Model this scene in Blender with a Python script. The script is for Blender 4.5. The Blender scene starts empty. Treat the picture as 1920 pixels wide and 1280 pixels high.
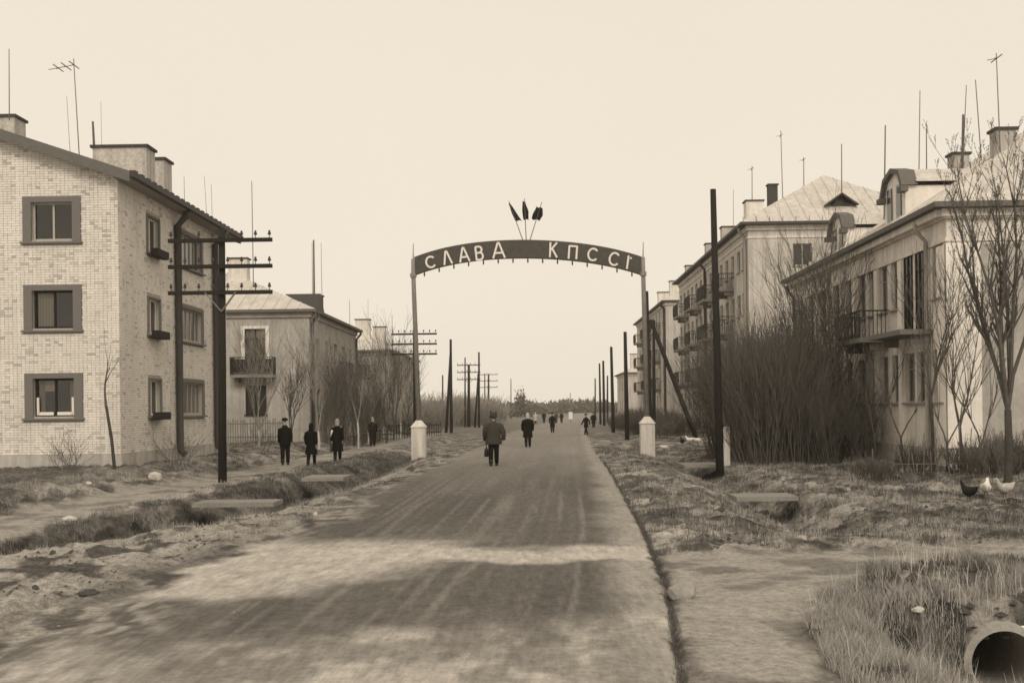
import bpy, math, random
import numpy as np
from mathutils import Vector, Matrix, Euler
random.seed(7); rng = np.random.default_rng(7)
sc = bpy.context.scene
COL = sc.collection
# ------------------------------------------------------------------ camera, sky, sun, exposure
FPX, HC, PX, PY, ROLL = 2200.0, 2.1, 960.0, 766.0, 0.012
YAW = math.atan(40/FPX)
FW = Vector((-math.sin(YAW), math.cos(YAW), 0)); RT = Vector((math.cos(YAW), math.sin(YAW), 0)); UP = Vector((0,0,1))
cx = RT*math.cos(ROLL) - UP*math.sin(ROLL); cy = RT*math.sin(ROLL) + UP*math.cos(ROLL)
cd = bpy.data.cameras.new('camera'); cam = bpy.data.objects.new('camera', cd); COL.objects.link(cam)
M = Matrix.Identity(4)
for i in range(3): M[i][0], M[i][1], M[i][2] = cx[i], cy[i], -FW[i]
M[2][3] = HC
cam.matrix_world = M
cd.sensor_width = 36; cd.lens = 36*FPX/1920; cd.shift_y = (PY-640)/1920; cd.clip_end = 3000; cd.clip_start = .1
sc.camera = cam
w = bpy.data.worlds.new('World'); sc.world = w; w.use_nodes = True
nt = w.node_tree; nt.nodes.clear()
SUN_EL, SUN_AZ = math.radians(34), math.radians(174)      # azimuth from +Y clockwise: behind the camera, to the right
sky = nt.nodes.new('ShaderNodeTexSky'); sky.sky_type = 'NISHITA'; sky.sun_disc = False
sky.sun_elevation = SUN_EL; sky.sun_rotation = SUN_AZ
bw = nt.nodes.new('ShaderNodeRGBToBW'); nt.links.new(sky.outputs[0], bw.inputs[0])
sc1 = nt.nodes.new('ShaderNodeMath'); sc1.operation = 'MULTIPLY'; sc1.inputs[1].default_value = .12; nt.links.new(bw.outputs[0], sc1.inputs[0])
mxw = nt.nodes.new('ShaderNodeMix'); mxw.data_type = 'RGBA'; mxw.inputs[0].default_value = .06
# overcast cloud deck: an even cream layer over the (weak) clear sky above it
tcw = nt.nodes.new('ShaderNodeTexCoord'); nzw = nt.nodes.new('ShaderNodeTexNoise'); nzw.inputs['Scale'].default_value = 1.6; nzw.inputs['Detail'].default_value = 3
nt.links.new(tcw.outputs['Generated'], nzw.inputs['Vector'])
rpw = nt.nodes.new('ShaderNodeValToRGB'); rpw.color_ramp.elements[0].position = .3; rpw.color_ramp.elements[1].position = .7
rpw.color_ramp.elements[0].color = (.94,.84,.70,1); rpw.color_ramp.elements[1].color = (.90,.805,.67,1)
nt.links.new(nzw.outputs[0], rpw.inputs[0]); nt.links.new(rpw.outputs[0], mxw.inputs[6]); nt.links.new(sc1.outputs[0], mxw.inputs[7])
bg = nt.nodes.new('ShaderNodeBackground'); bg.inputs[1].default_value = 1.0
ow = nt.nodes.new('ShaderNodeOutputWorld'); nt.links.new(mxw.outputs[2], bg.inputs[0]); nt.links.new(bg.outputs[0], ow.inputs[0])
sl = bpy.data.lights.new('sun', 'SUN'); sl.energy = 1.5; sl.angle = math.radians(22); sl.color = (1,.92,.8)
so = bpy.data.objects.new('sun', sl); COL.objects.link(so)
sd = Vector((math.sin(SUN_AZ)*math.cos(SUN_EL), math.cos(SUN_AZ)*math.cos(SUN_EL), math.sin(SUN_EL)))
so.rotation_euler = sd.to_track_quat('Z', 'Y').to_euler(); so.location = (0, 0, 60)
sc.render.engine = 'CYCLES'
sc.view_settings.view_transform = 'Standard'; sc.view_settings.look = 'None'; sc.view_settings.exposure = 0; sc.view_settings.gamma = 1
sc.view_settings.use_curve_mapping = False
sc.cycles.max_bounces = 5; sc.cycles.transparent_max_bounces = 8; sc.cycles.volume_bounces = 1
sc.cycles.pixel_filter_type = 'BLACKMAN_HARRIS'; sc.cycles.filter_width = 1.6

# ------------------------------------------------------------------ noise, terrain heights
def sstep(a, b, x):
    t = np.clip((np.asarray(x, float)-a)/(b-a), 0, 1); return t*t*(3-2*t)
def vnoise(x, y, seed=0):
    x = np.asarray(x, float); y = np.asarray(y, float)
    xi = np.floor(x); yi = np.floor(y); fx = x-xi; fy = y-yi
    fx = fx*fx*(3-2*fx); fy = fy*fy*(3-2*fy)
    def h(a, b):
        s = np.sin(a*127.1+b*311.7+seed*74.7)*43758.5453; return s-np.floor(s)
    return (h(xi,yi)*(1-fx)+h(xi+1,yi)*fx)*(1-fy)+(h(xi,yi+1)*(1-fx)+h(xi+1,yi+1)*fx)*fy
def fbm(x, y, seed=0, oct=4):
    v = 0; a = .5; s = 0
    for i in range(oct):
        v = v+a*vnoise(x*2**i, y*2**i, seed+i*13); s += a; a *= .5
    return v/s
def RXR(y):  # right road edge
    return np.interp(y, [-5,5,8.9,13.8,21,39.8,60,112,200,700], [.8,.9,1.06,1.5,1.85,2.5,3.0,4.8,9.3,36])
def RXL(y):  # left road edge
    return np.interp(y, [-5,5,10,14.6,19.4,32.8,50,70,107,200,700], [-4.6,-4.6,-4.6,-4.7,-4.15,-3.9,-3.4,-2.9,-1.9,3.0,30])
def LDX(y):  # left ditch centre line
    return np.interp(y, [0,14,19.7,24,27.5,37.5,60,110,200,700], [-15,-11.8,-8.85,-7.75,-6.95,-6.5,-6.3,-5.4,-1.5,25])
def RDX(y):
    return np.interp(y, [0,12,27.5,42,70,112,200,700], [4.6,4.75,5.35,5.85,6.2,7.6,12.5,39])
def edge_wiggle(x, y, s=1.0, amp=.25): return (fbm(x*s, y*s, 5)-.5)*2*amp
def H(x, y):
    x = np.asarray(x, float); y = np.asarray(y, float)
    xr = RXR(y); xl = RXL(y)
    offr = sstep(0, .5, x-xr); offl = sstep(0, .8, xl-x)
    off = np.maximum(offr, offl)
    t = (x-xl)/(xr-xl)
    z = .05*np.clip(1-((t-.5)*2)**2, 0, 1)
    z = z-.05*np.exp(-((x-xr-.05)/.05)**2)*(.5+vnoise(x*2,y*2,3))*sstep(60,30,y)
    z = z-.03*offr-.03*offl
    # left ditch, steep on its far side
    d = x-LDX(y); dl = .80*np.exp(-(np.where(d<0, d/.85, d/1.15))**2)
    z = z-dl*sstep(15,19,y)*(1-.55*sstep(40,60,y))*(1-sstep(80,120,y))
    z = z-.35*sstep(13,16,y)*sstep(22,18,y)*np.exp(-((x-LDX(y)+.0)/1.5)**2)*0
    # right ditch: deep before the pipe, filled under the crossing, then shallow again
    d = x-RDX(y)
    deep = .86*np.exp(-np.abs(d/1.35)**2.4)*(1-sstep(11.86, 12.16+.1*d*d, y))
    shal = (.40*np.exp(-(d/.9)**2))*sstep(18.5,21,y)*(1-.7*sstep(45,60,y))*(1-sstep(90,120,y))
    z = z-deep-shal
    for (sx_,sy_) in ((-6.9,27.0),(-6.6,37.2),(5.3,27.0),(5.8,41.8)): z = z-.42*np.exp(-((x-sx_)/.75)**4-((y-sy_-.2)/1.5)**2)
    mound = .22*np.exp(-((x-5.2)/1.6)**2-((y-13.6)/.9)**2)
    z = z+mound
    z = z+.40*sstep(-10.6,-12.6,x)*sstep(20,28,y)*sstep(240,150,y)+.18*sstep(9.5,12,x)*sstep(20,28,y)
    z = z+.10*np.exp(-((x+8.5)/2.2)**2-((y-16)/1.8)**2)
    rd_ = 1-np.abs(fbm(x*1.7,y*1.3,23,4)-.5)*4
    rough = off*(.16*(fbm(x*1.1,y*1.1,11)-.5)+.08*np.clip(rd_,-.5,1)*sstep(80,40,y)+.17*(fbm(x*3.5,y*3.5,21,4)-.5)*sstep(70,30,y)+.10*(fbm(x*.35,y*.35,31)-.5))
    pth = PATHL(x, y)
    cr = CROSS(x, y)
    z = z+rough*(1-.75*np.maximum(pth, cr))*(1-.5*sstep(60,100,y))
    z = z+(1-off)*.012*(fbm(x*2.2, y*.5, 41)-.5)
    return z
def PATHL(x, y):   # trodden footpath on the left
    c = np.interp(y, [0,18,23,29,36,47,60,100,700], [-11.2,-10.6,-10.3,-10.2,-10.1,-9.8,-9.3,-8.6,20])
    wd = np.interp(y, [0,20,26,34,47,100], [.95,.95,.9,.85,.8,.6])
    dd = np.abs(x-c+edge_wiggle(x,y,1.3,.3))
    return sstep(wd+.25, wd-.15, dd)*sstep(13,17,y)*sstep(130,90,y)
def CROSS(x, y):   # dirt crossing and dirt strip on the right
    wg = edge_wiggle(x, y, 1.5, .25)
    lo = np.interp(x, [1,2.6,3.2,4.5,6.7,12,40], [6,11.5,13.1,14.2,15.9,17.2,18])
    hi = np.interp(x, [1,2,4,6,8,12,40], [16.2,16.6,17.2,17.5,17.9,18.8,21])
    a = sstep(-.3,.25,y-lo+wg)*sstep(-.5,.3,hi-y+wg)*sstep(-.1,.2,x-RXR(y)-.12)
    lim = np.interp(y, [0,8.9,10.5,12,13.5,14], [2.2,2.3,2.55,2.65,3.1,3.3])
    b = sstep(.15,-.2,x-lim+wg*.8)*sstep(.0,.25,x-RXR(y)-.1)*sstep(16,13.8,y)
    return np.clip(np.maximum(a,b),0,1)
def ray(px, py):
    u = (px-PX)/FPX; v = -(py-PY)/FPX
    wx = u*math.cos(ROLL)+v*math.sin(ROLL); wz = -u*math.sin(ROLL)+v*math.cos(ROLL)
    return FW+RT*wx+UP*wz
def atY(px, py, Y):
    d = ray(px, py); t = Y/d.y; return Vector((0,0,HC))+d*t
def ground(px, py, z=None):
    d = ray(px, py); zz = 0.0 if z is None else z
    if z is None and d.z < -.02:
        tt = np.arange(3, 75, .02); hh = H(d.x*tt, d.y*tt); below = np.nonzero(HC+d.z*tt <= hh)[0]
        if len(below): t = tt[below[0]]; return Vector((d.x*t, d.y*t, float(hh[below[0]])))
    for i in range(12):
        t = (zz-HC)/d.z; p = Vector((0,0,HC))+d*t
        if z is None: zz = zz*.4+.6*float(H(p.x, p.y))
    return Vector((p.x, p.y, zz))
def Hz(x, y): return float(H(x, y))

# ------------------------------------------------------------------ materials
def T(v, w=1.0): return (v, v*(1-.07*w), v*(1-.16*w), 1)
MATS = {}
def mat(name, v, rough=.9, var=.25, scale=8.0, bump=.0, bscale=30.0, warm=1.0, spec=.3, island=0.0, objrand=0.0, stretch=(1,1,1), dirt=0.0, big=0.0):
    m = bpy.data.materials.new(name); m.use_nodes = True; n = m.node_tree.nodes; l = m.node_tree.links
    b = n['Principled BSDF']; b.inputs['Roughness'].default_value = rough; b.inputs['Specular IOR Level'].default_value = spec
    tc = n.new('ShaderNodeTexCoord'); mp = n.new('ShaderNodeMapping'); mp.inputs['Scale'].default_value = stretch
    l.new(tc.outputs['Object'], mp.inputs[0])
    nz = n.new('ShaderNodeTexNoise'); nz.inputs['Scale'].default_value = scale; nz.inputs['Detail'].default_value = 6; nz.inputs['Roughness'].default_value = .65
    l.new(mp.outputs[0], nz.inputs['Vector'])
    mr = n.new('ShaderNodeMapRange'); mr.inputs[1].default_value = .25; mr.inputs[2].default_value = .75; mr.inputs[3].default_value = 1-var; mr.inputs[4].default_value = 1+var
    l.new(nz.outputs[0], mr.inputs[0]); last = mr.outputs[0]
    def mul(sock, last):
        mm = n.new('ShaderNodeMath'); mm.operation = 'MULTIPLY'; l.new(last, mm.inputs[0]); l.new(sock, mm.inputs[1]); return mm.outputs[0]
    if big:
        n2 = n.new('ShaderNodeTexNoise'); n2.inputs['Scale'].default_value = .9; n2.inputs['Detail'].default_value = 5
        l.new(mp.outputs[0], n2.inputs['Vector']); r2 = n.new('ShaderNodeMapRange'); r2.inputs[1].default_value=.3; r2.inputs[2].default_value=.7; r2.inputs[3].default_value = 1-big; r2.inputs[4].default_value = 1+big*.5
        l.new(n2.outputs[0], r2.inputs[0]); last = mul(r2.outputs[0], last)
    if dirt:   # vertical run-off streaks
        mp3 = n.new('ShaderNodeMapping'); mp3.inputs['Scale'].default_value = (3,3,.22); l.new(tc.outputs['Object'], mp3.inputs[0])
        n3 = n.new('ShaderNodeTexNoise'); n3.inputs['Scale'].default_value = 1.4; n3.inputs['Detail'].default_value = 7; l.new(mp3.outputs[0], n3.inputs['Vector'])
        r3 = n.new('ShaderNodeMapRange'); r3.inputs[1].default_value=.42; r3.inputs[2].default_value=.7; r3.inputs[3].default_value = 1; r3.inputs[4].default_value = 1-dirt
        l.new(n3.outputs[0], r3.inputs[0]); last = mul(r3.outputs[0], last)
    if island or objrand:
        src = n.new('ShaderNodeNewGeometry').outputs['Random Per Island'] if island else n.new('ShaderNodeObjectInfo').outputs['Random']
        rr = n.new('ShaderNodeValToRGB'); a = island or objrand
        e = rr.color_ramp.elements; e[0].position = 0; e[0].color = (1-a,)*3+(1,); e[1].position = .14; e[1].color = (1-a*.18,)*3+(1,)
        x = rr.color_ramp.elements.new(1); x.color = (1.0,)*3+(1,)
        l.new(src, rr.inputs[0]); last = mul(rr.outputs[0], last)
    mc = n.new('ShaderNodeVectorMath'); mc.operation = 'SCALE'; mc.inputs[0].default_value = T(v, warm)[:3]; l.new(last, mc.inputs['Scale'])
    l.new(mc.outputs[0], b.inputs['Base Color'])
    if bump:
        nb = n.new('ShaderNodeTexNoise'); nb.inputs['Scale'].default_value = bscale; nb.inputs['Detail'].default_value = 5; l.new(mp.outputs[0], nb.inputs['Vector'])
        bp = n.new('ShaderNodeBump'); bp.inputs['Strength'].default_value = bump; bp.inputs['Distance'].default_value = .03
        l.new(nb.outputs[0], bp.inputs['Height']); l.new(bp.outputs[0], b.inputs['Normal'])
    MATS[name] = m; return m
mat('brick_field', .84, island=.42, var=.2, scale=38, dirt=.12, bump=.2, big=.1)
mat('brick_one', .84, objrand=.42, var=.2, scale=38, dirt=.12, bump=.2, big=.1)
mat('mortar', .42, var=.35, scale=25)
mat('plinth', .50, var=.12, scale=6, bump=.3, dirt=.3)
mat('surround', .17, var=.1, scale=20, bump=.3)
mat('plaster', .60, var=.1, scale=5, bump=.25, bscale=14, dirt=.3, big=.12)
mat('plaster_grey', .46, var=.12, scale=5, bump=.25, bscale=14, dirt=.2, big=.2)
mat('plaster_white', .86, var=.1, scale=7, bump=.2, dirt=.15, big=.10)
mat('plaster_stone', .76, var=.12, scale=5, bump=.25, dirt=.25, big=.12); mat('chimney_brick', .5, var=.35, scale=11, dirt=.3)
mat('fascia', .14, var=.15, stretch=(1,.3,1)); mat('soffit', .30, var=.1)
mat('gutter', .05, rough=.6, var=.2)
mat('roof_metal', .62, rough=.6, var=.1, scale=3, dirt=.2, big=.15)
mat('roof_slate', .34, var=.2, scale=3, big=.3)
mat('dark_wood', .02, var=.4, scale=12, stretch=(6,6,.6), bump=.4, bscale=10, warm=1.6)
mat('grey_wood', .2, var=.35, scale=9, stretch=(5,5,.6), bump=.3)
mat('paint_white', .78, rough=.6, var=.05); mat('paint_grey', .30, rough=.7, var=.15)
mat('whitewash', .72, var=.12, scale=9, bump=.3, dirt=.35)
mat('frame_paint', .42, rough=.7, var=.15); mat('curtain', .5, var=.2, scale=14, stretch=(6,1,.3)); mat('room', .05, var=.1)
mat('cap', .06, var=.3); mat('iron', .03, rough=.6, var=.2); mat('mast', .11, rough=.6, var=.2)
mat('concrete', .26, var=.2, scale=10, bump=.4, big=.2); mat('concrete_pale', .40, var=.2, scale=10, bump=.4, big=.2)
mat('sign', .075, rough=.7, var=.22, scale=5, warm=1.4); mat('lettering', .80, rough=.7, var=.12, scale=12); mat('post_paint', .26, rough=.6, var=.25, scale=6)
mat('cloth_dark', .02, var=.3, warm=1.5); mat('wool_black', .008, var=.3, scale=20, bump=.3, warm=.6, spec=.05); mat('wool_brown', .045, var=.3, scale=20, bump=.3, warm=1.6)
mat('trouser', .009, var=.3, warm=.8, spec=.05); mat('skin', .34, rough=.6, var=.05, warm=1.7); mat('scarf', .5, var=.2); mat('scarf_grey', .30, var=.2); mat('leather', .012, rough=.5, var=.2)
mat('bark', .055, var=.4, scale=14, stretch=(1,1,.3), bump=.5, warm=1.4); mat('twig', .11, var=.35, scale=6, warm=1.4, objrand=.5); mat('twig_pale', .28, var=.3, scale=6, warm=1.2)
mat('grass_dry', .40, var=.3, scale=.9, island=.5, warm=.9); mat('straw', .62, var=.2, island=.3); mat('grass_dark', .115, var=.35, scale=.9, island=.5); mat('forest', .13, var=.4, scale=.15, island=.5)
mat('stone', .30, var=.25, scale=6, bump=.6, bscale=9); mat('stone_pale', .55, var=.15, scale=6, bump=.5); mat('soil', .07, var=.4, scale=12, bump=.6)
mat('feather_dark', .012, var=.3, scale=30); mat('feather_white', .75, var=.12, scale=25); mat('feather_buff', .42, var=.4, scale=22); mat('comb', .10, warm=2)
mat('bulb', .22, rough=.3, var=.05); mat('birch', .5, var=.3, scale=9)
m = bpy.data.materials.new('pane_dark'); m.use_nodes = True; b = m.node_tree.nodes['Principled BSDF']
b.inputs['Base Color'].default_value = (.035,.031,.027,1); b.inputs['Roughness'].default_value = .12; b.inputs['Specular IOR Level'].default_value = .6
MATS['pane_dark'] = m
m = bpy.data.materials.new('pane_grey'); m.use_nodes = True; b = m.node_tree.nodes['Principled BSDF']
nzz = m.node_tree.nodes.new('ShaderNodeObjectInfo'); rp = m.node_tree.nodes.new('ShaderNodeValToRGB')
rp.color_ramp.elements[0].color = (.03,.028,.024,1); rp.color_ramp.elements[1].color = (.24,.22,.19,1)
m.node_tree.links.new(nzz.outputs['Random'], rp.inputs[0]); m.node_tree.links.new(rp.outputs[0], b.inputs['Base Color'])
b.inputs['Roughness'].default_value = .15
MATS['pane_grey'] = m
m = bpy.data.materials.new('pane_clear'); m.use_nodes = True; n = m.node_tree.nodes; n.clear(); l = m.node_tree.links
o_ = n.new('ShaderNodeOutputMaterial'); mx = n.new('ShaderNodeMixShader'); tr = n.new('ShaderNodeBsdfTransparent'); gl = n.new('ShaderNodeBsdfGlossy'); fr = n.new('ShaderNodeFresnel')
tr.inputs[0].default_value = (.8,.78,.74,1); gl.inputs['Roughness'].default_value = .03; fr.inputs[0].default_value = 1.6
l.new(fr.outputs[0], mx.inputs[0]); l.new(tr.outputs[0], mx.inputs[1]); l.new(gl.outputs[0], mx.inputs[2]); l.new(mx.outputs[0], o_.inputs[0])
MATS['pane_clear'] = m

# ------------------------------------------------------------------ mesh helpers
class MB:
    def __init__(s): s.v = []; s.f = []
    def quad(s, *p):
        i = len(s.v); s.v += [tuple(q) for q in p]; s.f.append(tuple(range(i, i+len(p)))); return s
    def box(s, x0, x1, y0, y1, z0, z1):
        i = len(s.v); s.v += [(x0,y0,z0),(x1,y0,z0),(x1,y1,z0),(x0,y1,z0),(x0,y0,z1),(x1,y0,z1),(x1,y1,z1),(x0,y1,z1)]
        s.f += [(i,i+3,i+2,i+1),(i+4,i+5,i+6,i+7),(i,i+1,i+5,i+4),(i+1,i+2,i+6,i+5),(i+2,i+3,i+7,i+6),(i+3,i,i+4,i+7)]; return s
    def bar(s, p, q, a, b=None, up=(0,0,1)):   # rectangular bar from p to q, a wide, b deep
        b = b or a; p = Vector(p); q = Vector(q); d = (q-p).normalized(); u = Vector(up)
        if abs(d.dot(u)) > .95: u = Vector((0,1,0))
        e = d.cross(u).normalized()*a/2; g = e.cross(d).normalized()*b/2; i = len(s.v)
        for c in (p, q):
            for (k, m_) in ((-1,-1),(1,-1),(1,1),(-1,1)): s.v.append(tuple(c+e*k+g*m_))
        s.f += [(i,i+1,i+2,i+3),(i+7,i+6,i+5,i+4)]+[(i+k,i+4+k,i+4+(k+1)%4,i+(k+1)%4) for k in range(4)]; return s
    def tube(s, pts, rad, n=6, cap=True):
        pts = [Vector(p) for p in pts]
        if not hasattr(rad, '__len__'): rad = [rad]*len(pts)
        i0 = len(s.v); ref = None
        for k, p in enumerate(pts):
            d = (pts[min(k+1,len(pts)-1)]-pts[max(k-1,0)]).normalized()
            if ref is None: ref = Vector((1,0,0)) if abs(d.x) < .8 else Vector((0,1,0))
            e = (ref-d*ref.dot(d)).normalized(); g = d.cross(e); ref = e
            for j in range(n):
                a = 2*math.pi*j/n; s.v.append(tuple(p+(e*math.cos(a)+g*math.sin(a))*rad[k]))
        for k in range(len(pts)-1):
            for j in range(n):
                a = i0+k*n+j; b = i0+k*n+(j+1)%n; s.f.append((a, b, b+n, a+n))
        if cap:
            s.f.append(tuple(i0+j for j in reversed(range(n)))); e = i0+(len(pts)-1)*n; s.f.append(tuple(e+j for j in range(n)))
        return s
    def loft(s, rings, n=12):   # rings of (x,y,z,rx,ry), each level ring horizontal
        i0 = len(s.v)
        for (x,y,z,rx,ry) in rings:
            for j in range(n):
                a = 2*math.pi*j/n; s.v.append((x+rx*math.cos(a), y+ry*math.sin(a), z))
        for k in range(len(rings)-1):
            for j in range(n):
                a = i0+k*n+j; b = i0+k*n+(j+1)%n; s.f.append((a,b,b+n,a+n))
        s.f.append(tuple(i0+j for j in reversed(range(n)))); e = i0+(len(rings)-1)*n; s.f.append(tuple(e+j for j in range(n)))
        return s
    def mesh(s, name, m, smooth=False):
        me = bpy.data.meshes.new(name); me.from_pydata(s.v, [], s.f); me.materials.append(MATS[m]); 
        if smooth: me.polygons.foreach_set('use_smooth', [True]*len(me.polygons))
        me.update(); return me
    def build(s, name, m, parent=None, smooth=False, kind=None):   # vertices are world coordinates; the parent only translates
        o = root_off(parent); s.v = [(a-o[0], b-o[1], c-o[2]) for (a,b,c) in s.v]
        return link(name, s.mesh(name, m, smooth), parent, kind=kind)
def root_off(p):
    r = Vector((0,0,0))
    while p is not None: r = r+Vector(p.location); p = p.parent
    return r
def link(name, me, parent=None, loc=(0,0,0), rz=0, kind=None):
    o = bpy.data.objects.new(name, me); COL.objects.link(o); o.parent = parent; o.location = loc; o.rotation_euler = (0,0,rz)
    if kind: o['kind'] = kind
    return o
def thing(name, label, cat, loc=(0,0,0), rz=0, group=None):
    o = bpy.data.objects.new(name, None); COL.objects.link(o); o.location = loc; o.rotation_euler = (0,0,rz); o.empty_display_size = .3
    return tag(o, label, cat, group)
def tag(o, label, cat, group=None):
    o['label'] = label; o['category'] = cat
    if group: o['group'] = group
    return o
def copy_tree(o, parent=None):
    c = o.copy(); COL.objects.link(c); c.parent = parent
    for ch in list(o.children): copy_tree(ch, c)
    return c
def np_mesh(name, V, F, m, smooth=False, attrs=None):
    me = bpy.data.meshes.new(name); k = F.shape[1]
    me.vertices.add(len(V)); me.vertices.foreach_set('co', V.astype(np.float32).ravel())
    me.loops.add(F.size); me.loops.foreach_set('vertex_index', F.astype(np.int32).ravel())
    me.polygons.add(len(F)); me.polygons.foreach_set('loop_start', np.arange(0, F.size, k, dtype=np.int32))
    try: me.polygons.foreach_set('loop_total', np.full(len(F), k, dtype=np.int32))
    except Exception: pass
    me.polygons.foreach_set('use_smooth', np.full(len(F), smooth))
    for an, av in (attrs or {}).items():
        a = me.attributes.new(an, 'FLOAT', 'POINT'); a.data.foreach_set('value', av.astype(np.float32))
    me.update(calc_edges=True); me.validate(); me.materials.append(MATS[m]); return me

# ------------------------------------------------------------------ ground, road, paths: one surface cut into its kinds
m = bpy.data.materials.new('earth'); m.use_nodes = True; n = m.node_tree.nodes; l = m.node_tree.links; b = n['Principled BSDF']
b.inputs['Roughness'].default_value = 1; b.inputs['Specular IOR Level'].default_value = .1
at = n.new('ShaderNodeAttribute'); at.attribute_name = 'tone'; ar = n.new('ShaderNodeAttribute'); ar.attribute_name = 'rough'
tc = n.new('ShaderNodeTexCoord')
def nz_(scale, det=8, rgh=.7):
    q = n.new('ShaderNodeTexNoise'); q.inputs['Scale'].default_value = scale; q.inputs['Detail'].default_value = det; q.inputs['Roughness'].default_value = rgh
    l.new(tc.outputs['Object'], q.inputs['Vector']); return q.outputs[0]
def mth(op, a, b_):
    q = n.new('ShaderNodeMath'); q.operation = op
    for i, s_ in enumerate((a, b_)):
        if isinstance(s_, (int, float)): q.inputs[i].default_value = s_
        else: l.new(s_, q.inputs[i])
    return q.outputs[0]
n1 = mth('SUBTRACT', nz_(9), .5); n2 = mth('SUBTRACT', nz_(1.7, 6), .5)
n3 = mth('SUBTRACT', nz_(34, 6, .8), .5)
s_ = mth('ADD', mth('ADD', mth('MULTIPLY', n1, 3.4), mth('MULTIPLY', n3, 2.6)), mth('MULTIPLY', n2, 1.2))
aR = n.new('ShaderNodeAttribute'); aR.attribute_name = 'onroad'
mpr = n.new('ShaderNodeMapping'); mpr.inputs['Scale'].default_value = (13,1.9,1); l.new(tc.outputs['Object'], mpr.inputs[0])
nr = n.new('ShaderNodeTexNoise'); nr.inputs['Scale'].default_value = 1.0; nr.inputs['Detail'].default_value = 9; nr.inputs['Roughness'].default_value = .72; l.new(mpr.outputs[0], nr.inputs['Vector'])
s_ = mth('ADD', s_, mth('MULTIPLY', mth('MULTIPLY', mth('SUBTRACT', nr.outputs[0], .5), 4.2), aR.outputs['Fac']))
fac = mth('ADD', mth('MULTIPLY', s_, ar.outputs['Fac']), 1.0)
fac = mth('MAXIMUM', fac, .22)
v_ = mth('MULTIPLY', fac, at.outputs['Fac'])
q = n.new('ShaderNodeVectorMath'); q.operation = 'SCALE'; q.inputs[0].default_value = (1,.925,.825); l.new(v_, q.inputs['Scale']); l.new(q.outputs[0], b.inputs['Base Color'])
bp = n.new('ShaderNodeBump'); bp.inputs['Distance'].default_value = .05; l.new(mth('MULTIPLY', ar.outputs['Fac'], .9), bp.inputs['Strength']); l.new(nz_(14), bp.inputs['Height']); l.new(bp.outputs[0], b.inputs['Normal'])
MATS['earth'] = m
ys = np.concatenate([np.linspace(-4, 4.5, 14)[:-1], np.exp(np.linspace(math.log(4.5), math.log(900), 560))])
ts = np.concatenate([np.linspace(-1.6,-.48,24)[:-1], np.linspace(-.48,.48,620), np.linspace(.48,1.6,24)[1:]])
TT, YY = np.meshgrid(ts, ys); XX = TT*(YY+14)
ZZ = H(XX, YY)
xr = RXR(YY); xl = RXL(YY)
wigL = edge_wiggle(XX, YY, .9, .55)*sstep(6,9,YY); wigR = edge_wiggle(XX, YY, 2.5, .16)
onroad = sstep(-.18,.18,XX-xl+wigL)*sstep(-.05,.02,xr-XX+wigR)
cross = CROSS(XX, YY); pathl = PATHL(XX, YY)
# road: dull surface with pale dust where nothing has driven
tl = (XX-xl)/(xr-xl)
streak = fbm(tl*55, YY*.12, 51, 4); blot = fbm(XX*2.6, YY*1.1, 61, 5); fine = fbm(XX*7, YY*3.2, 71, 5)
dust = .16*sstep(.5,.75,streak)
wob = (fbm(XX*.7, YY*.7, 81)-.5)
band = sstep(15.5,16.1,YY+wob*2.4+.25*(XX-1)*.25)*sstep(18.4,17.0,YY+wob*3.0-.1*(1.5-XX)+ .0)
leftp = sstep(-1.6,-3.0,XX+wob*2.2-(YY-14)*.45)*sstep(12.6,13.4,YY+wob*2)*sstep(19.5,17.5,YY+wob)
near = sstep(13.2,10.2,YY+wob*4+(.6-XX)*.45)*(.42+.58*sstep(.40,.60,blot*.85+fine*.15))
edge_r = sstep(.9,.15,xr-XX+wob*.6)*.55
nearl = sstep(-3.2,-4.4,XX+wob*1.5)*.55*sstep(.35,.6,fine)
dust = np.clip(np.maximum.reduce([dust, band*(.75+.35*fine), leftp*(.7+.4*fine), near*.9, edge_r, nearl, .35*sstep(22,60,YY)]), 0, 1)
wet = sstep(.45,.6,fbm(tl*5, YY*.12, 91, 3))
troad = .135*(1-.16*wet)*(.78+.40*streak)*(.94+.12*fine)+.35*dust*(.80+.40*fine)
# off-road: dark grassy soil, pale dry patches
g = fbm(XX*.8, YY*.5, 101, 5); g2 = fbm(XX*2.6, YY*1.6, 111, 4)
chn = fbm(XX*3.0,YY*1.8,119,5); tg = (.12+.22*sstep(.38,.62,g*.5+g2*.5))*(1-.66*sstep(.49,.60,chn))
leftdirt = sstep(.8,-.6,np.abs(XX-(xl+LDX(YY))/2)-np.abs(xl-LDX(YY))/2+.7)*(XX<0)*sstep(36,22,YY)
tg = tg*(1-leftdirt)+leftdirt*(.34-.25*sstep(.50,.62,fbm(XX*3.4,YY*1.9,117,5)*.75+g*.25))
fld = sstep(-11.2,-12.5,XX)*sstep(18,24,YY)*(YY<36)
tg = tg*(1-fld*.5)+fld*.5*.16
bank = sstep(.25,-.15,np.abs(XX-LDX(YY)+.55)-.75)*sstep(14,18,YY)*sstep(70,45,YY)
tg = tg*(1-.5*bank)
rverge = sstep(0,.4,XX-xr)*sstep(4.6,3.6,XX-xr*.4)*sstep(17,19,YY)*sstep(45,36,YY)
tg = tg+rverge*.07*sstep(.42,.6,g)
far = sstep(60,140,YY); tg = tg*(1-far)+.17*far
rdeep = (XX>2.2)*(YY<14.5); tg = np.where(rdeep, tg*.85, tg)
for (sx_,sy_) in ((-6.9,27.0),(-6.6,37.2),(5.3,27.0),(5.8,41.8)): tg = tg*(1-.8*np.exp(-((XX-sx_)/.75)**4-((YY-sy_-.2)/1.2)**2))  # shade in the hollows under the ditch slabs, painted into the ground tone
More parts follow.
